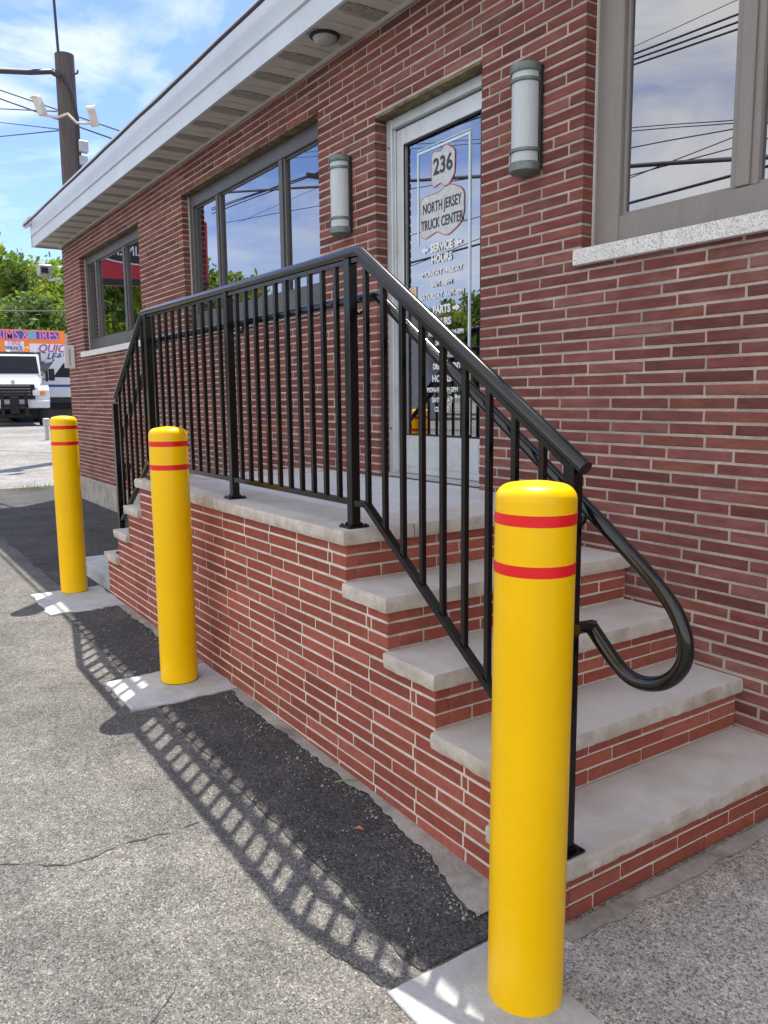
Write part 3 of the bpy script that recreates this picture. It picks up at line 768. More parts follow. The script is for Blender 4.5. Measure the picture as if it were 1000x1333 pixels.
def stone(x0, x1, y0, y1, z0, z1, rough, res=.011, amp=.0055, seed=0):
    nx = max(2, int((x1-x0)/res)); ny = max(2, int((y1-y0)/res)); nz = max(3, int((z1-z0)/res*1.3))
    if nx*ny > 3000: 
        nx = min(nx, 90); ny = min(ny, 90)
    idx = {}; vs = []; fs = []
    def V(i, j, k):
        key = (i, j, k)
        if key in idx: return idx[key]
        x = x0+(x1-x0)*i/nx; y = y0+(y1-y0)*j/ny; z = z0+(z1-z0)*k/nz
        e = (k == nz)
        def chip(s): 
            a = nse(x*22+seed, y*22, z*30); b = nse(x*70+seed, y*70, z*70)
            v = amp*(.55*a+.35*b)
            ed = amp*.5*max(0, nse(x*14+seed, y*14, 5)) if e or k == 0 else 0
            return v-ed-(amp*.55 if e or k == 0 else 0)
        X, Y, Z = x, y, z
        if i == nx and '+x' in rough: X += chip(1)
        if i == 0 and '-x' in rough: X -= chip(1)
        if j == 0 and '-y' in rough: Y -= chip(1)
        if e: Z += .0012*nse(x, y, 0, 5)
        idx[key] = len(vs); vs.append((X, Y, Z)); return idx[key]
    for i in range(nx):
        for j in range(ny):
            fs.append((V(i, j, nz), V(i+1, j, nz), V(i+1, j+1, nz), V(i, j+1, nz))); fs.append((V(i, j, 0), V(i, j+1, 0), V(i+1, j+1, 0), V(i+1, j, 0)))
    for i in range(nx):
        for k in range(nz):
            fs.append((V(i, 0, k), V(i+1, 0, k), V(i+1, 0, k+1), V(i, 0, k+1))); fs.append((V(i, ny, k), V(i, ny, k+1), V(i+1, ny, k+1), V(i+1, ny, k)))
    for j in range(ny):
        for k in range(nz):
            fs.append((V(0, j, k), V(0, j, k+1), V(0, j+1, k+1), V(0, j+1, k))); fs.append((V(nx, j, k), V(nx, j+1, k), V(nx, j+1, k+1), V(nx, j, k+1)))
    return MB().add(vs, fs)
M['split_stone'] = mat('split_stone_edge', (.54, .505, .455), .9, var=.2, vscale=14, bump=1.0, bscale=45, grime=((.34, .27, .19), 6, .45, .7, .6))
YS = YB-OV; CW = .30; cxs = [FX[0], -3.52, NX[0]]
spart('coping_stone', stone(FX[0], -3.523, YS, YS+CW, ZL-TH, ZL, '-x-y', seed=1), 'limestone', 45)
spart('coping_stone', stone(-3.517, NX[0], YS, YS+CW, ZL-TH, ZL, '+x-y', seed=2), 'limestone', 45)
spart('coping_stone', stone(NX[0]-CW, NX[0], YS+CW+.004, YW-.002, ZL-TH, ZL, '+x', seed=3), 'limestone', 45)
spart('coping_stone', stone(FX[0], FX[0]+CW, YS+CW+.004, YW-.002, ZL-TH, ZL, '-x', seed=4), 'limestone', 45)
spart('landing_slab', MB().bbox(FX[0]+CW+.005, NX[0]-CW-.005, YS+CW+.005, YW-.001, ZL-TH, ZL-.002, .002).box(OPEN[2][0]+.001, OPEN[2][1]-.001, YW+.0, 2.80, ZL-TH, ZL-.004), 'landing_concrete')
for i in range(1, 5):
    x1 = NX[i]; x0 = NX[i-1]-OV+.001
    spart('tread', stone(x0, x1, YS, YW-.002, ZL-RZ*i-TH, ZL-RZ*i, '+x-y', seed=10+i), 'limestone', 45)
for i in range(1, 4):
    spart('tread', stone(FX[i], FX[i-1]+OV-.001, YS, YW-.002, ZL-RZ*i-TH, ZL-RZ*i, '-x-y', seed=20+i), 'limestone', 45)

for ch in S.children:
    if ch.name.startswith(('coping_stone', 'tread')):
        ch.data.materials.append(M['split_stone'])
        for p in ch.data.polygons:
            if p.normal.z < .55: p.material_index = 1
# ------------------------------------------------------------ the railing
G = thing('railing', 'black gloss metal railing with looped handrail along the brick landing and steps', 'railing', (-3.4, 1.49, 0))
def gp(name, mb, smooth=None, par=None): 
    o = obj(name, mb, 'rail_gloss' if name in ('top_rail', 'handrail', 'return_bar') else 'black_paint', par or G, smooth); return local(o, G) if not par else o
YR = 1.49
A0 = Vector((-5.29, YR, 1.40)); A1 = Vector((-4.664, YR, 1.868)); A2 = Vector((-2.345, YR, 1.862)); A3 = Vector((-1.340, YR, 1.203))
def arc(pts, rad=.03, n=4):
    out = [Vector(pts[0])]
    for a, b, c in zip(pts[:-2], pts[1:-1], pts[2:]):
        a, b, c = Vector(a), Vector(b), Vector(c); d0 = (a-b).normalized(); d1 = (c-b).normalized()
        for i in range(n+1):
            t = i/n; out.append((b+d0*rad)*(1-t)**2+2*t*(1-t)*b+(b+d1*rad)*t*t)
    out.append(Vector(pts[-1])); return out
gp('top_rail', MB().tube(arc([A0, A1, A2, A3], .012, 3), .0195, 16), 40)
gp('top_channel', MB().bar(A0+Vector((0, 0, -.026)), A1+Vector((0, 0, -.026)), .022, .014).bar(A1+Vector((0, 0, -.026)), A2+Vector((0, 0, -.026)), .022, .014).bar(A2+Vector((0, 0, -.026)), A3+Vector((-.04, 0, -.002)), .022, .014))
L0 = Vector((-5.34, YR, .57)); L1 = Vector((-4.69, YR, 1.012)); L2 = Vector((-2.322, YR, 1.012)); L3 = Vector((-1.37, YR, .325))
gp('bottom_rail', MB().bar(L0, L1, .026, .020).bar(L1, L2, .026, .020).bar(L2, L3, .026, .020))
def rail_z(x):
    if x < A1.x: return A0.z+(A1.z-A0.z)*(x-A0.x)/(A1.x-A0.x)
    if x < A2.x: return A1.z+(A2.z-A1.z)*(x-A1.x)/(A2.x-A1.x)
    return A2.z+(A3.z-A2.z)*(x-A2.x)/(A3.x-A2.x)
def low_z(x):
    if x < L1.x: return L0.z+(L1.z-L0.z)*(x-L0.x)/(L1.x-L0.x)
    if x < L2.x: return L1.z
    return L2.z+(L3.z-L2.z)*(x-L2.x)/(L3.x-L2.x)
PX = [(-5.325, ZL-3*RZ), (-4.60, ZL), (-3.455, ZL), (-2.41, ZL), (-1.380, ZL-4*RZ)]
for px, pz in PX:
    w = .0178
    p = gp('post', MB().bbox(px-w, px+w, YR-w, YR+w, pz+.005, rail_z(px)-.016, .002))
    obj('base_plate', MB().bbox(px-.036, px+.036, YR-.042, YR+.042, pz+.0005, pz+.0085, .0015).bbox(px-w-.006, px+w+.006, YR-w-.006, YR+w+.006, pz+.008, pz+.018, .002), 'black_paint', p)
    for sx in (-1, 1):
        for sy in (-1, 1): obj('bolt', MB().lathe([(.005, .0), (.005, .004), (.002, .006)], (px+.028*sx, YR+.032*sy, pz+.0085), 6), 'black_paint', p)
bal = []
for a, b, n in ((PX[1][0], PX[2][0], 10), (PX[2][0], PX[3][0], 10)):
    bal += [a+(b-a)*(i+1)/(n+1) for i in range(n)]
bal += [-2.312+.1035*i for i in range(9)]
bal += [PX[0][0]+(PX[1][0]-PX[0][0])*(i+1)/7 for i in range(6)]
for x in bal:
    w = .0088; gp('baluster', MB().bbox(x-w, x+w, YR-w, YR+w, low_z(x)+.004, rail_z(x)-.030, .0012))
# lower handrail with loop ends
YH = 1.56; r = .0185
near = [(-3.5, YH, 1.722), (-2.345, YH, 1.722), (-1.42, YH, 1.112)]
loop = [(-1.42, 1.112), (-1.30, 1.030), (-1.22, .972), (-1.165, .928), (-1.122, .884), (-1.095, .832), (-1.091, .780), (-1.113, .735), (-1.152, .703), (-1.20, .688), (-1.247, .692), (-1.288, .716), (-1.33, .752), (-1.372, .790)]
def cr_spline(P, m=4):
    out = []
    for i in range(len(P)-1):
        p0 = P[max(0, i-1)]; p1 = P[i]; p2 = P[i+1]; p3 = P[min(len(P)-1, i+2)]
        for k in range(m):
            t = k/m; out.append(tuple(.5*((2*p1[q])+(-p0[q]+p2[q])*t+(2*p0[q]-5*p1[q]+4*p2[q]-p3[q])*t*t+(-p0[q]+3*p1[q]-3*p2[q]+p3[q])*t**3) for q in range(len(p1))))
    out.append(P[-1]); return out
lp = [(x, YH, z) for x, z in cr_spline(loop, 4)]
path = [Vector(p) for p in arc(near, .02, 3)[:-1]]+[Vector(p) for p in lp]
gp('handrail', MB().tube(path, r, 16), 60)
gp('return_bar', MB().tube([(-1.366, YH+.001, .793), (-1.375, YR+.02, .793), (-1.362, YR, .793)], .0165, 10), 60)
gp('return_bar', MB().tube([(-1.37, YH, .786), (-1.375, YH-.002, .80)], .0185, 16), 60)
far = [(-3.5, YH, 1.722), (-4.66, YH, 1.722), (-5.35, YH, 1.215)]
floop = [(-5.35, 1.215), (-5.50, 1.10), (-5.56, 1.03), (-5.58, .95), (-5.55, .88), (-5.48, .85), (-5.41, .88), (-5.33, .95)]
path = [Vector(p) for p in arc(far, .02, 3)[:-1]]+[Vector((x, YH, z)) for x, z in cr_spline(floop, 3)]
gp('handrail', MB().tube(path, r, 12), 60)
gp('return_bar', MB().tube([(-5.33, YH, .95), (-5.325, YR, .95)], .016, 10), 60)
for bx, bz in ((-2.41, 1.722), (-3.455, 1.722), (-4.60, 1.722), (-1.40, 1.10)):
    gp('bracket', MB().tube([(bx, YR, bz-.055), (bx, YR+.035, bz-.055), (bx, YH-.004, bz-.04), (bx, YH, bz-.012)], .0065, 8), 60)

# ------------------------------------------------------------ bollards
def bollard_parts():
    r = .0865; H = 1.2
    t = thing('bollard', 'yellow bollard with two red bands', 'bollard', (0, 0, 0), 'yellow bollards in front of the steps')
    pr = [(r, -.03), (r, .05), (r, .6), (r, H-.04)]
    for i in range(1, 9):
        a = math.pi/2*i/8; pr.append((r-.034*(1-math.cos(a)), H-.04+.034*math.sin(a)))
    pr += [(r-.05, H-.003), (r-.07, H-.0008), (.001, H)]
    s = obj('sleeve', MB().lathe(pr, n=64), 'yellow', t, 35)
    for z0 in (H-.089, H-.195):
        b = obj('red_band', MB().lathe([(r+.0001, z0), (r+.0007, z0+.0005), (r+.0007, z0+.0235), (r+.0001, z0+.024)], n=64, close=False), 'red_tape', t, 40)
    obj('sealant', MB().lathe([(r-.002, .0), (r+.005, .001), (r+.0035, .004), (r-.001, .006)], n=40), 'dark', t, 60)
    return t
bt = bollard_parts()
spots = [(-1.2327, 1.2095, .002, 'nearest yellow bollard with two red bands, in front of the right hand steps'),
         (-3.61, 1.240, .058, 'middle yellow bollard with two red bands, beside the long brick side of the landing'),
         (-5.68, 1.242, .080, 'farthest yellow bollard with two red bands, beside the foot of the far steps')]
for i, (x, y, z, lab) in enumerate(spots):
    if i == 0: t = bt
    else:
        t = bt.copy(); C.objects.link(t)
        for ch in list(bt.children):
            c = ch.copy(); C.objects.link(c); c.parent = t
    t.location = (x, y, z); t['label'] = lab; t.rotation_euler = (0, 0, i*.9)
    if i == 0: t.rotation_euler = (-.0052, .0035, 0)   # the nearest one stands a touch out of plumb

LEAF0 = [(.10, .16, .03), (.14, .20, .04), (.08, .12, .03)]
# ------------------------------------------------------------ litter and grit along the base of the steps
mb = MB(); rnd = random.Random(3)
for _ in range(900):
    x = -1.5-rnd.random()**1.5*3.6; s = rnd.uniform(.0012, .0045)*(1 if rnd.random() < .95 else 1.8)
    y = strip_in(x)+rnd.gauss(0, .035)-.01
    if rnd.random() < .3: y = rnd.uniform(1.0, 1.42)
    if y > YB-.008: continue
    z = gh(x)+.011; a = rnd.random()*6.28
    vs = [(x+s*math.cos(a+k*2.1)*rnd.uniform(.7, 1.2), y+s*math.sin(a+k*2.1)*rnd.uniform(.7, 1.2), z-.002) for k in range(3)]+[(x, y, z+s*.8)]
    mb.add(vs, [(0, 1, 3), (1, 2, 3), (2, 0, 3)])
g = stuff(obj('grit', mb, 'old_concrete')); g['label'] = 'loose grit and gravel along the foot of the brick steps'; g['category'] = 'grit'
mb = MB(); vs = []
for i in range(9):
    t = i/8; w = .011*math.sin(math.pi*min(1, t*1.02))**.7+.0005
    vs += [(-2.30+.0*t+.04*t, 1.325+.07*t-w, .048+gh(-2.3)*0+.006*math.sin(t*3)), (-2.30+.04*t, 1.325+.07*t, .052+.008*math.sin(t*3)), (-2.30+.04*t, 1.325+.07*t+w, .048+.006*math.sin(t*3))]
mb.add(vs, [(3*i+a, 3*i+3+a, 3*i+4+a, 3*i+1+a) for i in range(8) for a in (0, 1)])
tag(obj('fallen_leaf', mb, 'leaf_green', smooth=60), 'narrow dull green leaf lying on the concrete strip by the bricks', 'leaf')
mb = MB().add([(-2.04, 1.235, .026), (-2.022, 1.243, .034), (-2.01, 1.262, .028), (-2.028, 1.258, .036)], [(0, 1, 2, 3)])
tag(obj('leaf_scrap', mb, 'leaf_litter'), 'tiny orange leaf scrap on the dark asphalt', 'leaf')

rnw = random.Random(9); mb = MB()
for i in range(140):
    x = -12.4+rnw.gauss(0, .25); y = 2.25+rnw.gauss(0, .18); a = rnw.random()*6.28; h = rnw.uniform(.03, .10); l = rnw.uniform(.02, .05)
    mb.add([(x, y, gh(x)), (x+.008, y+.004, gh(x)), (x+math.cos(a)*l, y+math.sin(a)*l, gh(x)+h)], [(0, 1, 2)], rnw.choice(LEAF0))
w = stuff(obj('weeds', mb, 'leaf', fix=False)); w['label'] = 'small weeds at the edge of the dark asphalt beyond the building corner'; w['category'] = 'weeds'

# ------------------------------------------------------------ utility pole, wires, fixtures
PD = Vector((-.9712, .2385, 0)); PP = PD*18
t = thing('utility_pole', 'tall weathered wooden utility pole behind the left end of the roof', 'pole', (PP.x, PP.y, .1))
top = 1.38+.374*18-.02
mb = MB(); pts = [(PP.x, PP.y, .1+(top-.1)*i/8) for i in range(9)]; mb.tube(pts, [.205-.022*i/8 for i in range(9)], 18)
local(obj('shaft', mb, 'wood_pole', t, 50), t)
side_v = Vector((-PD.y, PD.x, 0))*-1  # towards picture right
def at(px_off, z, d=0): return PP+Vector((-PD.y*-1, PD.x*-1, 0))*px_off+Vector((0, 0, z))-PD*d
rv = Vector((.2385, .9712, 0))
def Pt(o, z, d=.22): return PP-PD*d+rv*o+Vector((0, 0, z))
def pz(py):
    v = (fw*1046.7+rt*(85-500)-up*(py-666.5)); return 1.38+v.z/math.hypot(v.x, v.y)*17.8
local(obj('conduit', MB().tube([Pt(.17, 1.0, .1), Pt(.17, pz(150), .1), Pt(.10, pz(118), .18), Pt(-.05, pz(100), .2), Pt(-.25, pz(93), .2)], .035, 8), 'cable', t, 60), t)
local(obj('riser_mast', MB().tube([Pt(-.10, top-.3, -.05), Pt(-.16, top+2.6, -.05)], .03, 6), 'cable', t, 60), t)
local(obj('junction_box', MB().bbox(PP.x+.10, PP.x+.24, PP.y+.12, PP.y+.30, pz(195), pz(180), .01).bbox(PP.x+.12, PP.x+.22, PP.y+.12, PP.y+.28, pz(212), pz(200), .01), 'grey_metal', t), t)
local(obj('pole_step', MB().tube([Pt(.14, pz(96)), Pt(.22, pz(94)), Pt(.23, pz(90))], .02, 6), 'cable', t, 60), t)
def pxray(px, py):
    return (fw*1046.7+rt*(px-500)-up*(py-666.5)).normalized()
def pxat(px, py, dist):
    v = pxray(px, py); return Vector((0, 0, 1.38))+v*(dist/math.hypot(v.x, v.y))
def flood(px, py, rz, label, ang):
    c = pxat(px, py, 17.6); f = thing('floodlight', label, 'floodlight', c, 'floodlights on the utility pole')
    f.rotation_euler = (R(ang), R(12), rz)
    f.scale = (.46, .46, .58)
    obj('housing', MB().bbox(-.17, .17, -.13, .13, -.30, .30, .03), 'cream_metal', f)
    obj('lens_panel', MB().bbox(-.14, .14, -.145, -.128, -.24, .24, .005), 'grey_metal', f)
    obj('eye', MB().lathe([(.05, 0), (.05, .02)], (0, -.16, .05), 12), 'dark', f, 40)
    obj('hood', MB().bbox(-.19, .19, -.20, .02, .28, .32, .01), 'cream_metal', f)
    return f
flood(52, 138, -1.0, 'cream floodlight on the arm left of the utility pole', 14)
flood(121, 152, -1.9, 'cream floodlight on the arm right of the utility pole', -32)
local(obj('light_arm', MB().tube([pxat(58, 150, 17.6), pxat(75, 153, 17.6), pxat(88, 148, 17.5), pxat(100, 160, 17.5), pxat(118, 161, 17.6)], .025, 8), 'cream_metal', t, 60), t)
def wire(pts, r, label, mat_='cable', group='utility wires overhead', name='utility_wire', sag=0.0):
    if len(pts) == 2:
        a, b = Vector(pts[0]), Vector(pts[1]); pts = [a+(b-a)*i/24-Vector((0, 0, sag*4*(i/24)*(1-i/24))) for i in range(25)]
    tag(obj(name, MB().tube(pts, r, 6), mat_, smooth=60), label, 'wire', group)
wire([pxat(-60, 94, 16), pxat(0, 92, 17), pxat(40, 94, 17.4), pxat(66, 93, 17.7), pxat(78, 100, 17.7)], .05, 'thick dark cable reaching the utility pole from the left near its top')
wire([pxat(-80, 90, 30), pxat(190, 182, 22)], .018, 'upper of two thin wires passing behind the utility pole')
wire([pxat(-80, 100, 30), pxat(190, 196, 22)], .022, 'lower of two thin wires passing behind the utility pole')
wire([pxat(-80, 138, 40), pxat(74, 145, 19)], .014, 'thin wire ending at the pole level with the left floodlight')
wire([pxat(-80, 186, 40), pxat(76, 170, 19)], .014, 'thin wire rising to the pole below the floodlights')
wire([pxat(-80, 150, 60), pxat(76, 168, 19)], .012, 'faint thin wire dropping to the pole below the floodlights')
wire([pxat(-60, 405, 40), pxat(90, 405, 45)], .03, 'dark wire crossing in front of the far trees')

# small fittings at the far end of the building
c = pxat(36, 288, 11.75)
t = thing('bullet_camera', 'small white bullet camera at the far corner of the fascia', 'camera', c)
obj('camera_body', MB().tube([(-.16, 0, -.02), (.10, .02, .0)], .045, 12), 'white_metal', t, 40)
obj('camera_arm', MB().tube([(.09, .02, 0), (.16, .08, .0), (.19, .10, .0)], .018, 8), 'grey_metal', t, 40)
obj('camera_lens', MB().tube([(-.172, -.001, -.021), (-.158, 0, -.0199)], .035, 12), 'dark', t, 40)
c = pxat(58, 352, 12.2)
t = thing('corner_floodlight', 'grey floodlight on an arm at the far corner of the building', 'floodlight', c)
obj('housing', MB().bbox(-.08, .08, -.085, .085, -.07, .07, .012), 'grey_metal', t)
obj('lens_panel', MB().bbox(.078, .09, -.06, .03, -.045, .03, .004), 'dark', t)
obj('mount_arm', MB().tube([(0, .03, -.06), (.02, .05, -.13), (.55, .10, -.17)], .018, 8), 'grey_metal', t, 50)
t = thing('wall_plaque', 'small white upright sign fixed at the far corner of the brick wall', 'sign', (-10.98, 2.53, 1.93))
obj('plaque', MB().bbox(-.012, .012, -.065, .062, -.14, .15, .004), 'sign_white', t)
text('lettering', 'NO PARKING', .035, (.0145, 0, 0), 'navy_letter', t, rot=(R(90), R(-90), R(90)), sx=1)

# ------------------------------------------------------------ trees
LEAF = [(.17, .27, .03), (.21, .32, .035), (.27, .34, .04), (.10, .17, .03), (.065, .12, .025), (.33, .37, .05)]
def tree_mesh(seed, H, Rr, nclump, nleaf, ls, pal):
    rn = random.Random(seed); trunk = MB(); crown = MB()
    trunk.tube([(0, 0, -.2), (.1, 0, H*.2), (-.1, .1, H*.45), (0, .1, H*.75)], [H*.028, H*.022, H*.016, H*.005], 8)
    cl = []
    for i in range(nclump):
        a = rn.random()*6.283; rr = Rr*math.sqrt(rn.random())*.9; z = H*rn.uniform(.28, .95); k = math.sin(math.pi*min(1, max(.05, (z/H-.18)/.86)))**.6
        c = Vector((math.cos(a)*rr*k, math.sin(a)*rr*k, z)); cl.append(c)
        if i % 3 == 0: trunk.tube([(0, .05, z*.55), tuple(c*.6+Vector((0, 0, z*.25))), tuple(c)], [H*.009, H*.006, H*.002], 5)
    for c in cl:
        cs = Rr*rn.uniform(.16, .34); base = rn.choice(pal)
        for _ in range(nleaf):
            d = Vector((rn.gauss(0, 1), rn.gauss(0, 1), rn.gauss(0, .75))); d = d.normalized()*cs*rn.random()**.4; p = c+d
            n = Vector((rn.gauss(0, 1), rn.gauss(0, 1), rn.gauss(.5, 1))).normalized(); u = n.orthogonal().normalized(); w = n.cross(u); s = ls*rn.uniform(.6, 1.4)
            k = rn.uniform(.7, 1.35); t = tuple(min(.5, x*k) for x in base)
            crown.add([p-u*s*.5, p-w*s*.32+u*.1*s, p+u*s*.6, p+w*s*.32], [(0, 1, 2, 3)], t)
    return trunk.mesh('trunk', M['bark'], 60), crown.mesh('crown', M['leaf'])
TM = [tree_mesh(1, 12, 4.6, 70, 110, .42, LEAF), tree_mesh(2, 9, 4.4, 60, 110, .40, LEAF[:3]+LEAF[5:]), tree_mesh(5, 8, 4.0, 50, 100, .36, LEAF[3:5]+LEAF[:1])]
def tree(k, x, y, s, rz, label, group=None):
    t = thing('tree', label, 'tree', (x, y, gh(x)), group); t.rotation_euler = (0, 0, rz); t.scale = (s, s, s*1.0)
    link('trunk', TM[k][0], t); link('crown', TM[k][1], t); return t
def tp(px, d): p = pxat(px, 500, d); return p.x, p.y
for k, px, d, s, rz, lab in [(0, -22, 60, .93, 0, 'tall bright green tree at the left edge behind the banner'),
                              (0, 12, 68, .90, 2, 'tall leafy tree left of the corner floodlight'),
                              (1, 84, 66, 1.22, 1, 'bright green tree standing against the far corner of the brick building'),
                              (1, 44, 74, 1.0, 2.5, 'lower bright tree in the gap beside the corner floodlight'),
                              (2, 35, 54, .86, 3, 'darker low tree above the middle of the orange banner'),
                              (2, 75, 53, .90, 4, 'darker low tree above the right end of the orange banner'),
                              (1, 120, 72, 1.2, 5, 'green tree mostly hidden behind the brick building'),
                              (2, -2, 50, .78, .6, 'low green tree above the left end of the banner')]:
    x, y = tp(px, d); tree(k, x, y, s, rz, lab)
# trees across the street, seen only in the window reflections
rn = random.Random(5)
for i in range(17):
    x = -122+i*5.8+rn.uniform(-1.2, 1.2); y = -21+rn.uniform(-2.5, 2.5); k = rn.choice((0, 1, 2))
    tree(k, x, y, (.50, .67, .75)[k]*rn.uniform(.85, 1.12), rn.random()*6, 'green tree across the street reflected in the glass', 'trees across the street')
for i, (x, y, s_) in enumerate([(-37, -6.5, .62), (-43, -8, .7), (-48, -11, .75), (-40, -10.5, .7)]):
    tree(i % 2, x, y, s_*(1.25 if i % 2 else 1), i*1.7, 'green tree behind the red dealer sign, mirrored in the far window', 'trees behind the dealer sign')
t = thing('grey_shed', 'long low grey shed across the street reflected in the window', 'building', (-40, -16, 0))
local(obj('wall', MB().box(-54, -30, -18, -15, 0, 4.4), 'shop_wall', t), t); local(obj('roof', MB().prism([(-18.4, 4.4), (-14.6, 4.4), (-16.5, 5.3)], 0, -54.3, -29.7), 'roof_grey', t), t)

# dealer sign across the lot, reflected in the far window
SGN = 1; sd = Vector((-3.36, -1.0, 0)); fxp = Vector((-9.2, 2.7, 0)); base = fxp+sd*4.2+Vector((-1.0, 3.36, 0)).normalized()*SGN*(-.80)
t = thing('dealer_sign', 'red and black oval roadside sign reflected in the far window', 'sign', (base.x, base.y, 0))
t.rotation_euler = (0, 0, math.atan2(-sd.y, -sd.x)+R(90))
# local -y faces the window... sign face on local -y
obj('sign_post', MB().tube([(0, .25, 0), (0, .25, 6.3)], .12, 10), 'grey_metal', t, 40)
obj('sign_panel', MB().bbox(-1.6, 1.6, 0, .2, 4.55, 6.4, .03), 'sign_red', t)
obj('sign_foot', MB().box(-1.6, 1.6, -.02, 0, 4.55, 4.72), 'sign_black', t)
mb = MB(); n = 48; P = [(1.45*math.cos(6.283*i/n), 5.47+.33*math.sin(6.283*i/n)) for i in range(n)]
ov = obj('oval', MB().prism([(p[0]*1.04, 5.47+(p[1]-5.47)*1.13) for p in P], 1, -.04, -.001), 'sign_white', t)
obj('oval_face', MB().prism(P, 1, -.06, -.041), 'sign_black', t)
text('lettering', 'FREIGHTLINER', .36, (0, -.07, 5.47), 'sign_white', t, rot=(R(90), 0, 0), bold=.008, sx=.86, depth=.003)

# street wires on the camera side (seen mirrored in the glass)
def mirror(px, py, yp=-9.0, yg=2.70):
    v = pxray(px, py); k = (yg-yp+yg)/v.y; return Vector((v.x*k, yp, 1.38+v.z*k))
def Z5(x, y): return 700+x/3.3333, y/3.3333
SW_ = [((385, 245), (860, 65), .022, 0), ((385, 268), (860, 98), .022, 0), ((385, 290), (860, 128), .022, 0), ((385, 215), (800, 30), .008, 0), ((380, 555), (840, 520), .010, 0), ((380, 570), (840, 533), .010, 0),
       ((380, 645), (838, 560), .013, 0), ((375, 722), (835, 692), .045, 0), ((370, 770), (835, 645), .013, 0), ((370, 785), (835, 600), .012, 0), ((370, 890), (835, 765), .030, 0)]
labs = ['first', 'second', 'third', 'thin fourth', 'fifth', 'sixth', 'seventh', 'thick eighth', 'ninth', 'tenth', 'thick eleventh']
for (a, b, r, s), lb in zip(SW_, labs):
    A = mirror(*Z5(*a)); Bq = mirror(*Z5(*b)); d = (Bq-A); e0 = A-d*9; e1 = Bq+d*2
    e0.z = max(e0.z, 2.5)
    wire([e0, e1], r, f'{lb} street wire from the top among those mirrored in the right window', sag=0)
t = thing('street_pole', 'wooden street pole carrying the wires mirrored in the windows', 'pole', (-24.5, -9.2, 0))
obj('shaft', MB().tube([(0, 0, 0), (0, 0, 10)], [.17, .13], 12), 'wood_pole', t, 50); obj('crossarm', MB().bbox(-.06, .06, -1.1, 1.1, 8.6, 8.75, .01), 'wood_pole', t)

# ------------------------------------------------------------ far shop with banner
bx = -42.0
def far(px, py, X=bx): v = pxray(px, py); k = X/v.x; return Vector((X, v.y*k, 1.38+v.z*k))
TL = far(-40, 430); TR = far(84, 431); BR = far(84, 459); z0 = BR.z; z1 = TR.z; ya, yb = TL.y, TR.y
sh = thing('tyre_shop', 'low shop across the lot with a wide orange and blue banner', 'shop', (bx-4, (ya+yb)/2, gh(bx)))
local(obj('wall', MB().box(bx-9, bx-.3, ya-2, yb+6, .3, z1-.1), 'shop_wall', sh), sh)
local(obj('roof', MB().prism([(bx-9.2, z1-.1), (bx-.3, z1-.1), (bx-4.5, z1+.1)], 1, ya-2.2, yb+6.2), 'roof_grey', sh), sh)
local(obj('garage_door', MB().box(bx-.3, bx-.25, yb-5.0, yb-1.8, .4, 3.6), 'grey_metal', sh), sh)
bn = thing('banner', 'orange and blue banner sign across the front of the far shop', 'banner', (bx, (ya+yb)/2, z0))
local(obj('backing', MB().box(bx-.2, bx, ya, yb, z0, z1), 'orange_panel', bn), bn)
W_ = yb-ya; zm = z0+(z1-z0)*.52
ye = far(76, 431).y
local(obj('blue_field', MB().box(bx, bx+.02, ya, ye, zm+.08, z1-.08), 'blue_panel', bn), bn)
local(obj('teal_field', MB().box(bx+.02, bx+.03, far(36, 440).y, far(46, 440).y, zm+.08, z1-.08), 'teal_panel', bn), bn)
local(obj('white_field', MB().box(bx, bx+.02, far(37, 431).y, yb, z0, zm-.14), 'white_panel', bn), bn)
local(obj('white_field', MB().box(bx, bx+.02, far(5, 431).y, far(30, 431).y, z0+.02, zm-.05), 'white_panel', bn), bn)
def bt_(body, size, px, z, m, sx=1.0, sh_=0, bold=.02):
    p = far(px, 440); o = text('lettering', body, size, (bx+.05, p.y, z), m, bn, rot=(R(90), 0, R(90)), bold=bold, sx=sx, shear=sh_, depth=.004); local(o, bn)
zt = (zm+z1)/2
bt_('RIMS & TIRES', .68, 36, zt-.02, 'pink_letter', .72, 0, .012)
bt_('QUICK', .52, 70, (z0+zm)/2-.10, 'purple_letter', .95, .3, .008)
bt_('TIRE', .36, 17, z0+.42, 'pink_letter', .9, 0, .008); bt_('SERVICE', .26, 17, z0+.14, 'navy_letter', .8, 0, .006)
lr = thing('lease_sign', 'small pale sign with dark letters below the right end of the banner', 'sign', far(76, 464))
obj('board', MB().box(-.04, 0, -.8, .8, -.25, .25), 'white_panel', lr)
text('lettering', 'LEASE', .42, (.02, 0, 0), 'navy_letter', lr, rot=(R(90), 0, R(90)), bold=.01, shear=.3)
wh = far(20, 425, -50); t = thing('gabled_house', 'white gabled house front peeking over the banner', 'house', (wh.x, wh.y, .5))
obj('wall', MB().prism([(-1.6, 0), (1.6, 0), (1.6, 4.7), (0, 5.35), (-1.6, 4.7)], 0, -5, 0), 'white_panel', t)
obj('roof', MB().prism([(-1.9, 4.6), (0, 5.37), (1.9, 4.6), (1.9, 4.7), (0, 5.48), (-1.9, 4.7)], 0, -5.2, .2), 'roof_grey', t)

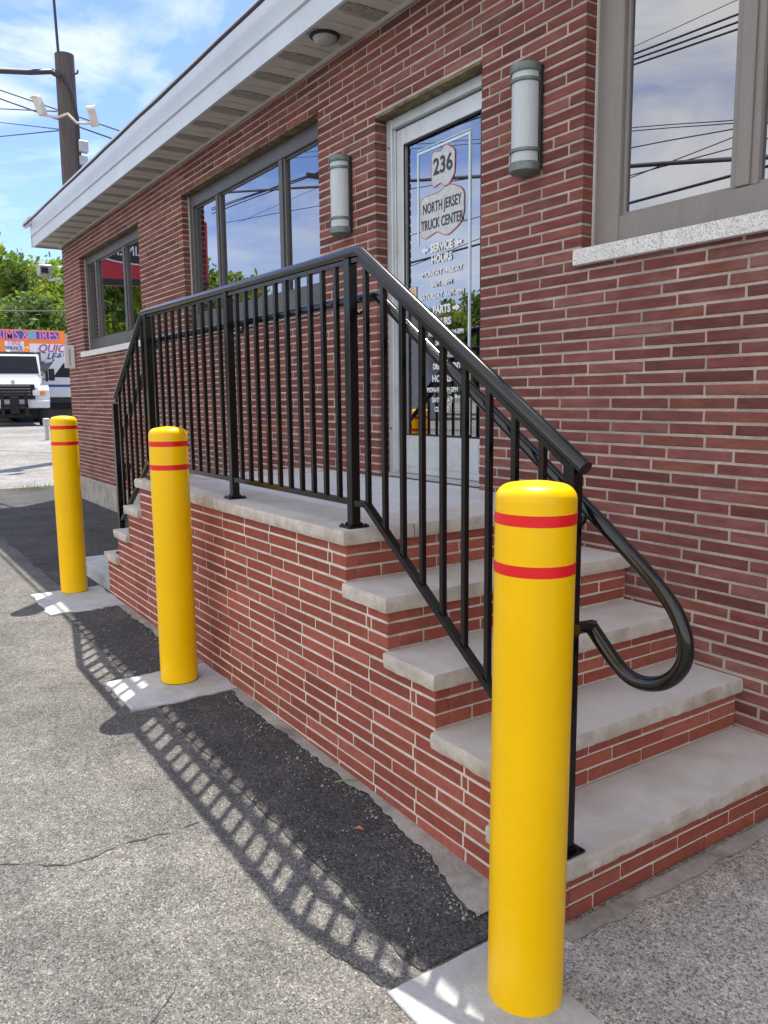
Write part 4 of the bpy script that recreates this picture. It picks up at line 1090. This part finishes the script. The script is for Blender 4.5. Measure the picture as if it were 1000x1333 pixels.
# ------------------------------------------------------------ trucks
def build_truck(loc, rz, label):
    t = thing('truck', label, 'truck', loc, 'white trucks parked across the lot'); t.rotation_euler = (0, 0, rz); t.scale = (1.17, 1.17, 1.17)
    # local: front faces +x, width along y, origin on the ground under the front axle
    hw = 1.02
    body = MB(); body.prism([(-2.75, .95), (-2.75, 2.32), (-2.55, 2.50), (-1.35, 2.50), (-1.15, 2.44), (-.62, 1.78), (-.62, .95)], 1, -hw+.06, hw-.06)
    obj('cab', body, 'truck_white', t)
    hd = MB(); vs = []
    for x, zt, w in ((-.64, 1.76, .98), (.1, 1.66, .92), (.62, 1.52, .84), (.82, 1.34, .80)):
        vs += [(x, -w, .85), (x, -w, zt-.14), (x, -w*.82, zt), (x, w*.82, zt), (x, w, zt-.14), (x, w, .85)]
    hd.add(vs, [(6*i+a, 6*i+6+a, 6*i+6+(a+1) % 6, 6*i+(a+1) % 6) for i in range(3) for a in range(6)]+[(18, 19, 20, 21, 22, 23), (5, 4, 3, 2, 1, 0)])
    obj('hood', hd, 'truck_white', t, 25)
    for s in (-1, 1):
        fe = MB(); fe.prism([(-.55, .62), (-.5, 1.15), (-.25, 1.38), (.35, 1.36), (.78, 1.20), (.84, .80), (.62, .78), (.5, 1.0), (.1, 1.12), (-.25, 1.0), (-.38, .62)], 1, s*.74, s*1.12)
        obj('wing', fe, 'truck_white', t)
        obj('headlight', MB().bbox(.80, .86, s*.70-.11, s*.70+.11, 1.02, 1.20, .01), 'lens', t)
        obj('indicator', MB().bbox(.79, .855, s*.90-.07, s*.90+.07, 1.04, 1.18, .01), 'amber', t)
        w = obj('wheel', MB().lathe([(.30, -.14), (.46, -.14), (.49, -.10), (.49, .10), (.46, .14), (.30, .14)], n=28), 'tyre', t, 40)
        w.rotation_euler = (R(90), 0, 0); w.location = (.08, s*.92, .49)
        obj('rim', MB().lathe([(.10, -.10), (.28, -.08), (.30, -.13), (.30, .13), (.28, .08), (.10, .10)], n=20), 'chrome', w, 40)
        w2 = obj('wheel', MB().lathe([(.30, -.26), (.46, -.26), (.49, -.22), (.49, .22), (.46, .26), (.30, .26)], n=28), 'tyre', t, 40)
        w2.rotation_euler = (R(90), 0, 0); w2.location = (-4.3, s*.80, .49)
        mi = obj('mirror', MB().bbox(-.72, -.64, s*1.32-.10, s*1.32+.10, 1.55, 1.98, .02).tube([(-.75, s*.98, 1.6), (-.68, s*1.3, 1.65)], .018, 6).tube([(-.75, s*.98, 1.95), (-.68, s*1.3, 1.93)], .018, 6), 'truck_black', t)
        obj('beacon', MB().lathe([(.10, 0), (.11, .03), (.10, .14), (.06, .18)], (-2.0, s*.62, 2.62), 14), 'amber', t, 50)
        sw = MB().prism([(-2.25, 1.72), (-2.25, 2.28), (-1.42, 2.28), (-1.05, 1.80), (-1.05, 1.72)], 1, s*(hw-.062), s*(hw-.05)); obj('side_window', sw, 'truck_black', t)
        obj('door_handle', MB().bbox(-2.2, -2.02, s*(hw-.055)-.012, s*(hw-.055)+.012, 1.50, 1.54, .004), 'truck_black', t)
        obj('door_stripe', MB().box(-2.6, -.8, s*(hw-.059)-.003, s*(hw-.059)+.003, 1.34, 1.44), 'navy_letter', t)
    ws = MB(); ws.add([(-1.135, -.86, 2.41), (-1.135, .86, 2.41), (-.632, .90, 1.80), (-.632, -.90, 1.80), (-1.15, -.86, 2.40), (-1.15, .86, 2.40), (-.66, .9, 1.79), (-.66, -.9, 1.79)], [(3, 2, 1, 0)])
    wob = obj('windscreen', ws, 'truck_glass', t, fix=False)
    for v in wob.data.vertices: v.co += Vector((.02, 0, .012))
    obj('windscreen_backing', MB().add([(-1.124, -.87, 2.425), (-1.124, .87, 2.425), (-.622, .91, 1.80), (-.622, -.91, 1.80)], [(0, 1, 2, 3)]), 'truck_black', t)
    gr = obj('grille', MB().bbox(.815, .845, -.66, .66, .90, 1.40, .01), 'truck_black', t)
    for k in range(4): obj('grille_bar', MB().box(.84, .848, -.52, .52, 1.04+.1*k, 1.055+.1*k), 'grey_metal', gr)
    obj('badge', MB().lathe([(.07, 0), (.07, .01)], (0, 0, 0), 14), 'chrome', gr).matrix_local = Matrix.Translation((.842, 0, 1.47)) @ Matrix.Rotation(R(90), 4, 'Y')
    obj('bumper', MB().bbox(.82, .98, -1.10, 1.10, .60, .86, .03), 'truck_white', t)
    pf = MB(); 
    for y in (-.36, .36): pf.bbox(.98, 1.12, y-.05, y+.05, .32, 1.15, .01)
    pf.bbox(1.0, 1.10, -.45, .45, 1.05, 1.15, .01); pf.bbox(1.0, 1.12, -.42, .42, .62, .74, .01); pf.bbox(1.02, 1.16, -.14, .14, .40, 1.0, .02); pf.bbox(.6, 1.0, -.5, .5, .28, .42, .01)
    obj('plough_mount', pf, 'truck_black', t)
    obj('light_rack', MB().bbox(-2.1, -2.0, -.95, .95, 2.56, 2.61, .01).tube([(-2.05, -.85, 2.5), (-2.05, -.85, 2.58)], .02, 6).tube([(-2.05, .85, 2.5), (-2.05, .85, 2.58)], .02, 6), 'truck_black', t)
    obj('spotlight', MB().lathe([(.03, 0), (.08, .04), (.08, .10)], (-2.0, 0, 2.60), 12), 'lens', t, 40)
    obj('chassis', MB().bbox(-6.0, .8, -.42, .42, .48, .72, .02), 'truck_black', t)
    obj('service_body', MB().bbox(-6.0, -2.9, -1.08, 1.08, .85, 2.2, .04).bbox(-6.0, -2.95, -1.0, -.9, 2.2, 2.75, .02).bbox(-6.0, -2.95, .9, 1.0, 2.2, 2.75, .02), 'truck_white', t)
    return t
f = far(19, 540, -35.5)
build_truck((f.x, f.y, gh(f.x)), R(-8), 'white utility truck with black plough mount parked facing the camera')
g = far(80, 540, -40.5)
t2 = build_truck((g.x, g.y-1.65, gh(g.x)), R(-90), 'white truck seen side on behind the first one, cut off by the brick wall')
t = thing('grey_post', 'short grey post standing on the pale lot beyond the farthest bollard', 'post', (*pxat(61, 560, 25).xy, gh(-25)))
obj('post_shaft', MB().bbox(-.05, .05, -.05, .05, .0, .4, .01), 'grey_metal', t)
obj('post_cap', MB().bbox(-.08, .08, -.08, .08, .4, .62, .02), 'grey_metal', t)
